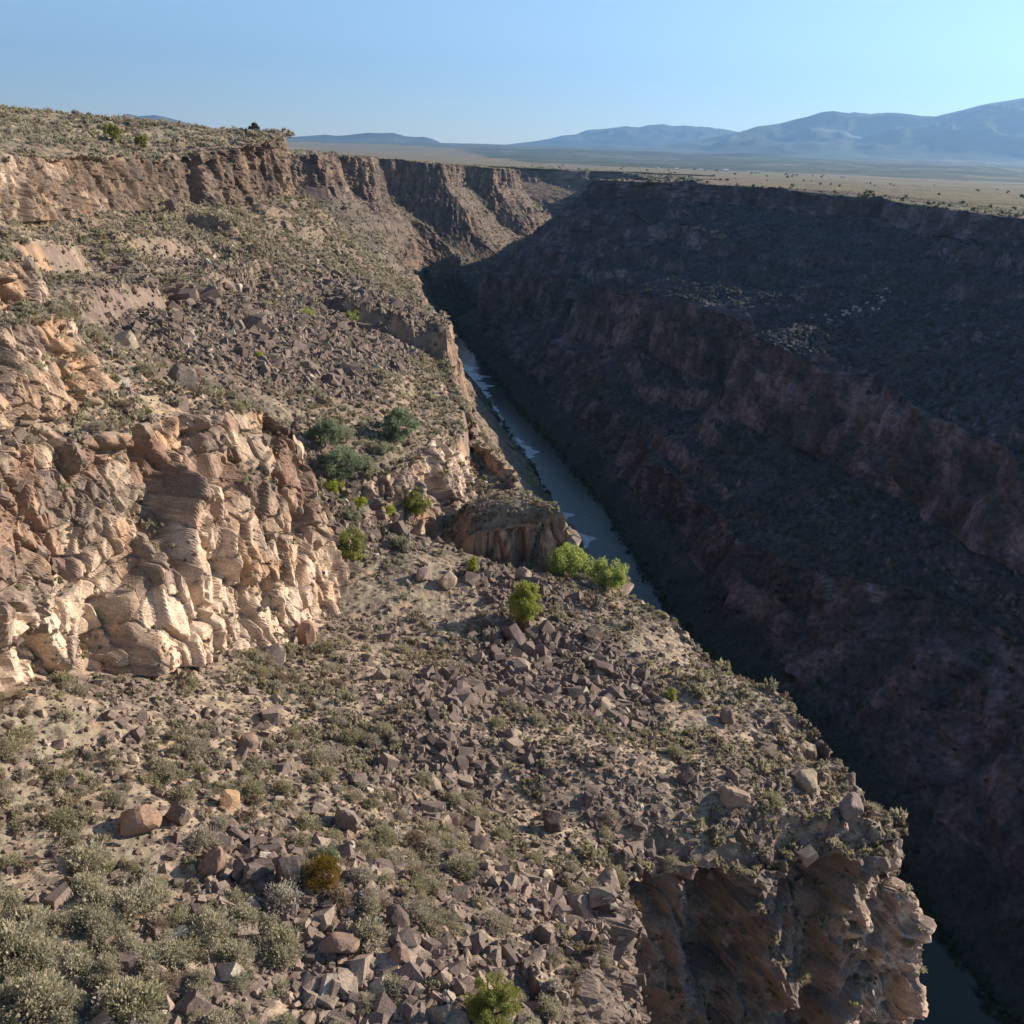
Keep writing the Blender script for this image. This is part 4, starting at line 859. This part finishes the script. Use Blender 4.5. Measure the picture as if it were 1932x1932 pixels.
tree('cottonwood', 'yellow-green tree at the cliff edge, right one of the pair above the river', 'tree', 14.2, 126.4, 6.8, 4.0, MAT_COTTON, 7500, .19, 44, 'loose', .0, 3)
tree('juniper', 'small bright juniper left of the grey pyramid boulder', 'juniper', -5.0, 117.6, 1.9, 3.0, MAT_JUN_BRIGHT, 1600, .16, 16, 'egg', .03, 4)
tree('juniper', 'tiny bright upright juniper low among dark rocks on the right of the bench', 'juniper', 19.4, 94.4, 1.3, 2.4, MAT_JUN_BRIGHT, 900, .14, 10, 'egg', .03, 5)
tree('juniper', 'olive juniper at the right corner of the pale columned cliff', 'juniper', -20.8, 112.5, 3.8, 5.0, MAT_JUN_MID, 4200, .17, 28, 'loose', .03, 6)
tree('shrub', 'big dark green shrub on the slope above the far pale cliff', 'shrub', -18.6, 142.0, 6.2, 6.0, MAT_BLUEGREEN, 5200, .24, 34, 'loose', .03, 7)
tree('shrub', 'blue-green thicket shrub in the gully beside the pale cliff', 'shrub', -24.6, 127.2, 6.4, 4.6, MAT_BLUEGREEN, 5200, .20, 30, 'loose', .03, 8)
tree('shrub', 'blue-green shrub with bare stems, upper left in the gully thicket', 'shrub', -27.6, 131.0, 5.0, 4.4, MAT_BLUEGREEN, 3400, .20, 22, 'loose', .1, 9)
tree('shrub', 'olive green shrub on the soil under the far pale cliff', 'shrub', -14.6, 134.0, 4.6, 4.0, MAT_JUN_MID, 3800, .19, 24, 'loose', .03, 10)
tree('juniper', 'bright olive juniper at the bottom edge of the view', 'juniper', -0.2, 38.4, 3.7, 3.6, MAT_JUN_MID, 16000, .075, 60, 'loose', .02, 11)
tree('shrub', 'rusty orange bush among the foreground boulders', 'shrub', -11.0, 45.8, 2.6, 2.2, MAT_RUST, 7000, .07, 42, 'egg', .02, 12)
tree('shrub', 'pale green bush directly above the rusty orange bush', 'shrub', -11.3, 48.4, 1.9, 1.4, MAT_BLUEGREEN, 2200, .08, 16, 'loose', .02, 13)
tree('shrub', 'yellow brown bush clinging to the knob beside the shaded recess', 'shrub', 10.9, 60.3, 1.5, 1.9, MAT_RUST, 1600, .09, 14, 'loose', .02, 14)
for k, (x, y, w, h, lab) in enumerate([
    (-21.5, 131.5, 4.6, 2.6, 'grey-green shrub between the thicket and the big dark green shrub'),
    (-25.6, 134.6, 4.4, 2.4, 'grey-green shrub at the top of the gully thicket, below the dark talus'),
    (-20.0, 136.4, 4.2, 2.5, 'grey-green shrub at the left foot of the big dark green shrub'),
    (-22.4, 121.6, 3.6, 2.0, 'grey-green shrub above the olive juniper at the cliff corner'),
    (-17.4, 126.0, 3.4, 1.9, 'grey-green shrub on the rubble right of the gully thicket'),
    (-15.4, 120.4, 3.6, 1.8, 'grey-green shrub on the soil right of the olive juniper')]):
    tree('shrub', lab, 'shrub', x, y, w, h, MAT_SAGEBUSH, 2600, .16, 22, 'loose', .02, 50 + k)
for k, (x, y, w, h, lab) in enumerate([
    (-25.2, 124.2, 3.2, 1.9, 'bright yellow-green bush on the left edge of the gully thicket'),
    (-21.6, 125.2, 2.6, 1.4, 'yellow flowering bush just below the gully thicket'),
    (-41.6, 149.8, 1.7, 1.2, 'round yellow bush alone on the dark talus, lower of two'),
    (-46.0, 165.7, 1.3, .9, 'round yellow bush alone on the dark talus, upper of two'),
    (-18.3, 129.8, 2.8, 1.7, 'yellow-green bush left of the olive shrub under the far pale cliff'),
    (-40.2, 227.7, 4.5, 2.4, 'yellowish bush high on the slope above the shaded scarp'),
    (-46.8, 208.0, 3.8, 2.0, 'yellowish bush on the upper edge of the dark talus'),
    (-12.4, 133.6, 3.0, 1.6, 'yellow-green bush at the foot of the far pale cliff')]):
    tree('rabbitbrush', lab, 'bush', x, y, w, h, MAT_RABBIT if k < 5 else MAT_COTTON, 1300, .14, 18, 'loose', .02, 30 + k)
tree('juniper', 'olive juniper on the left plateau slope, larger of two', 'juniper', -132, 322, 5.6, 5.8, MAT_JUN_MID, 2200, .40, 24, 'loose', .02, 41)
tree('juniper', 'olive juniper on the left plateau slope, smaller and right of two', 'juniper', -127, 332, 4.6, 4.8, MAT_JUN_MID, 1800, .36, 20, 'loose', .02, 42)
tree('juniper', 'dark leaning juniper on the skyline near the plateau tip', 'juniper', -110, 410, 4.6, 3.8, MAT_JUN_DARK, 1500, .4, 16, 'loose', .05, 43)
def dead(name, label, x, y, w, h, seed, n=16):
    g = random.Random(seed); bm = bmesh.new(); z = ground(WALL_O, x, y, -5 if y < 140 else 60)
    for k in range(n):
        a = g.uniform(0, 6.28); e = w * .5 * g.uniform(.3, 1); hh = h * g.uniform(.5, 1)
        p = [(0, 0, -.1), (math.cos(a) * e * .35, math.sin(a) * e * .35, hh * .45), (math.cos(a) * e, math.sin(a) * e, hh)]
        tube(bm, p, [.07, .045, .012], 5)
        for _ in range(3):
            b = a + g.uniform(-1, 1); q = (p[1][0] + math.cos(b) * e * .5, p[1][1] + math.sin(b) * e * .5, hh * g.uniform(.6, .95)); tube(bm, [p[1], q], [.03, .008], 4)
    o = bm_obj(name, bm, MAT_WOOD); o.location = (x, y, z); tag(o, label, 'dead shrub'); return o
dead('dead_shrub', 'bare grey branching shrub near the yellow-green tree pair', 12.1, 116.1, 4.2, 3.4, 3, 22)
dead('dead_shrub', 'tiny bare shrub right of the dark juniper on the skyline', -104.5, 412, 3.0, 2.6, 4, 10)
# small junipers along both rims and over the plain, seen as dots
SJ = []
for k in range(5):
    V, F = crown(60 + k, 1.0, 1.0, .02, 160, .16, 8, 'loose'); SJ.append(mesh_np('juniper', V, F, MAT_JUN_DARK, None).data)
for o in [o for o in COL.objects if o.data in SJ]: bpy.data.objects.remove(o)
rim_t = {k: line(RIGHT[k], np.arange(0, 2100, 1.0)) for k in ('Q', 'R1')}
lst = []
for _ in range(44):
    y = 420 + 480 * random.random(); off = 2 + 60 * random.random() ** 2; x = float(np.interp(y, np.arange(0, 2100, 1.0), rim_t['Q'][0])) + off
    lst.append((x, y, EAST_O, random.uniform(1.6, 3.0), 'small dark juniper on the grassy rim of the far wall', 'small junipers along the far rim'))
for _ in range(44):
    y = 900 + 1150 * random.random(); x = float(np.interp(y, np.arange(0, 2100, 1.0), rim_t['Q'][0])) + 10 + 700 * random.random() ** 1.5
    lst.append((x, y, EAST_O, random.uniform(2.5, 5), 'small dark juniper dotting the grassland beyond the gorge', 'small junipers on the grassland beyond the gorge'))
for _ in range(46):
    y = 2110 + 1500 * random.random() ** 1.5; x = random.uniform(-.02, .30) * y
    lst.append((x, y, PLAIN_O, random.uniform(4, 8), 'dark tree far out on the valley plain', 'dark trees far out on the valley plain'))
for _ in range(16):
    y = 1500 + 550 * random.random(); x = float(np.interp(y, *[np.array(LEFT['C'], float)[:, j] for j in (0, 1)])) - 20 - 180 * random.random()
    lst.append((x, y, WALL_O, random.uniform(2.5, 4.5), 'small dark juniper on the plateau behind the sunlit headland', 'small junipers behind the sunlit headland'))
lst.append((229.4, 662.5, EAST_O, 5.5, 'largest dark juniper on the rim of the far wall, toward the right', None))
lst.append((224.0, 664, EAST_O, 3.6, 'second juniper just left of the largest one on the far rim', None))
for k, (x, y, W, s, lab, gr) in enumerate(lst):
    o = bpy.data.objects.new('juniper', SJ[k % 5]); COL.objects.link(o)
    o.location = (x, y, ground(W, x, y, 200) - .1); o.scale = (s * random.uniform(.9, 1.3), s * random.uniform(.9, 1.3), s * .9); o.rotation_euler[2] = random.uniform(0, 6.3)
    tag(o, lab, 'juniper', gr)

# ------------------------------------------------------------------ distant village houses
MAT_STUCCO, _n, _l, _b = new_mat('pale_stucco'); _b.inputs['Base Color'].default_value = (0.78, 0.74, 0.66, 1)
MAT_ADOBE, _n, _l, _b = new_mat('adobe_plaster'); _b.inputs['Base Color'].default_value = (0.42, 0.30, 0.21, 1)
MAT_ROOFM, _n, _l, _b = new_mat('metal_roof', 0.45); _b.inputs['Base Color'].default_value = (0.62, 0.64, 0.66, 1)
MAT_GLASS, _n, _l, _b = new_mat('window_glass', 0.1, .5); _b.inputs['Base Color'].default_value = (0.03, 0.035, 0.04, 1)
def box(bm, x0, x1, y0, y1, z0, z1):
    v = [bm.verts.new((x, y, z)) for x in (x0, x1) for y in (y0, y1) for z in (z0, z1)]
    for f in ((0, 1, 3, 2), (4, 6, 7, 5), (0, 4, 5, 1), (2, 3, 7, 6), (0, 2, 6, 4), (1, 5, 7, 3)): bm.faces.new([v[i] for i in f])
def house(px_, dist, w, label, wm, pitched, seed):
    q = px_dir(px_, 322); a = math.atan2(q[0], q[1]); x, y = math.sin(a) * dist, math.cos(a) * dist
    r = empty('house', (x, y, ground(PLAIN_O, x, y, 300) - .5)); r.rotation_euler[2] = -a + random.uniform(-.4, .4); tag(r, label, 'house')
    d_ = w * .6; h = 5.2 if w > 15 else 3.6; bm = bmesh.new(); box(bm, -w / 2, w / 2, -d_ / 2, d_ / 2, -3, h)
    if not pitched: box(bm, -w * .2, w * .28, -d_ * .42, d_ * .3, h, h + 3.0)
    bm_obj('wall', bm, wm, r); bm = bmesh.new()
    if pitched:
        v = [bm.verts.new(c) for c in ((-w / 2 - 1, -d_ / 2 - 1, h + .02), (w / 2 + 1, -d_ / 2 - 1, h + .02), (w / 2 + 1, d_ / 2 + 1, h + .02), (-w / 2 - 1, d_ / 2 + 1, h + .02), (-w / 2 - 1, 0, h + d_ * .32), (w / 2 + 1, 0, h + d_ * .32))]
        for f in ((0, 1, 5, 4), (2, 3, 4, 5), (0, 4, 3), (1, 2, 5), (0, 3, 2, 1)): bm.faces.new([v[i] for i in f])
    else: box(bm, -w / 2 - .3, w / 2 + .3, -d_ / 2 - .3, d_ / 2 + .3, h - .35, h + .12)
    bm_obj('roof', bm, MAT_ROOFM if pitched else wm, r)
    for k in range(3):
        bm = bmesh.new(); cxx = (-.33 + .3 * k) * w; box(bm, cxx - 1.1, cxx + 1.1, -d_ / 2 - .06, -d_ / 2 + .1, 1.1, 2.9); bm_obj('window', bm, MAT_GLASS, r)
    bm = bmesh.new(); box(bm, w * .40 - .8, w * .40 + .8, -d_ / 2 - .07, -d_ / 2 + .1, -.2, 2.4); bm_obj('door', bm, MAT_WOOD, r)
HS = [(1429, 3500, 34, 'largest white house in the middle of the valley, with a raised centre', MAT_STUCCO, False),
 (1276, 3900, 24, 'white house at the left end of the valley village', MAT_STUCCO, True), (1322, 3800, 26, 'long pale house with a metal roof left of the village centre', MAT_STUCCO, True),
 (1352, 3700, 22, 'adobe house near the village centre, between two pale ones', MAT_ADOBE, False), (1369, 3650, 30, 'long white building just left of the largest white house', MAT_STUCCO, True),
 (1392, 3800, 18, 'small pale house immediately left of the largest white house', MAT_STUCCO, False), (1484, 3300, 20, 'flat roofed house on the low knoll right of the largest one', MAT_ADOBE, False),
 (1500, 3350, 16, 'small white house beside the knoll house', MAT_STUCCO, True), (1592, 3100, 24, 'lone white house far right on the plain edge', MAT_STUCCO, True),
 (1240, 4100, 20, 'small white house farthest left, alone before the wooded hills', MAT_STUCCO, True)]
for k, hh in enumerate(HS): house(hh[0], hh[1], hh[2] * .55, *hh[3:], k)
#@@END@@


# ------------------------------------------------------------------ haze
def build_haze():
    v = [(x, y, z) for x in (-34000, 34000) for y in (-6000, 41000) for z in (-260, 3200)]
    f = np.array([(0, 1, 3, 2), (4, 6, 7, 5), (0, 4, 5, 1), (2, 3, 7, 6), (0, 2, 6, 4), (1, 5, 7, 3)])
    m = bpy.data.materials.new('haze_air'); m.use_nodes = True; n = m.node_tree.nodes; n.clear()
    out = n.new('ShaderNodeOutputMaterial'); pv = n.new('ShaderNodeVolumePrincipled')
    pv.inputs['Color'].default_value = (0.32, 0.60, 1.0, 1); pv.inputs['Density'].default_value = HAZE; pv.inputs['Anisotropy'].default_value = 0.4
    m.node_tree.links.new(pv.outputs[0], out.inputs['Volume'])
    o = mesh_np('haze', np.array(v, float), f, m); tag(o, kind='stuff')
build_haze()
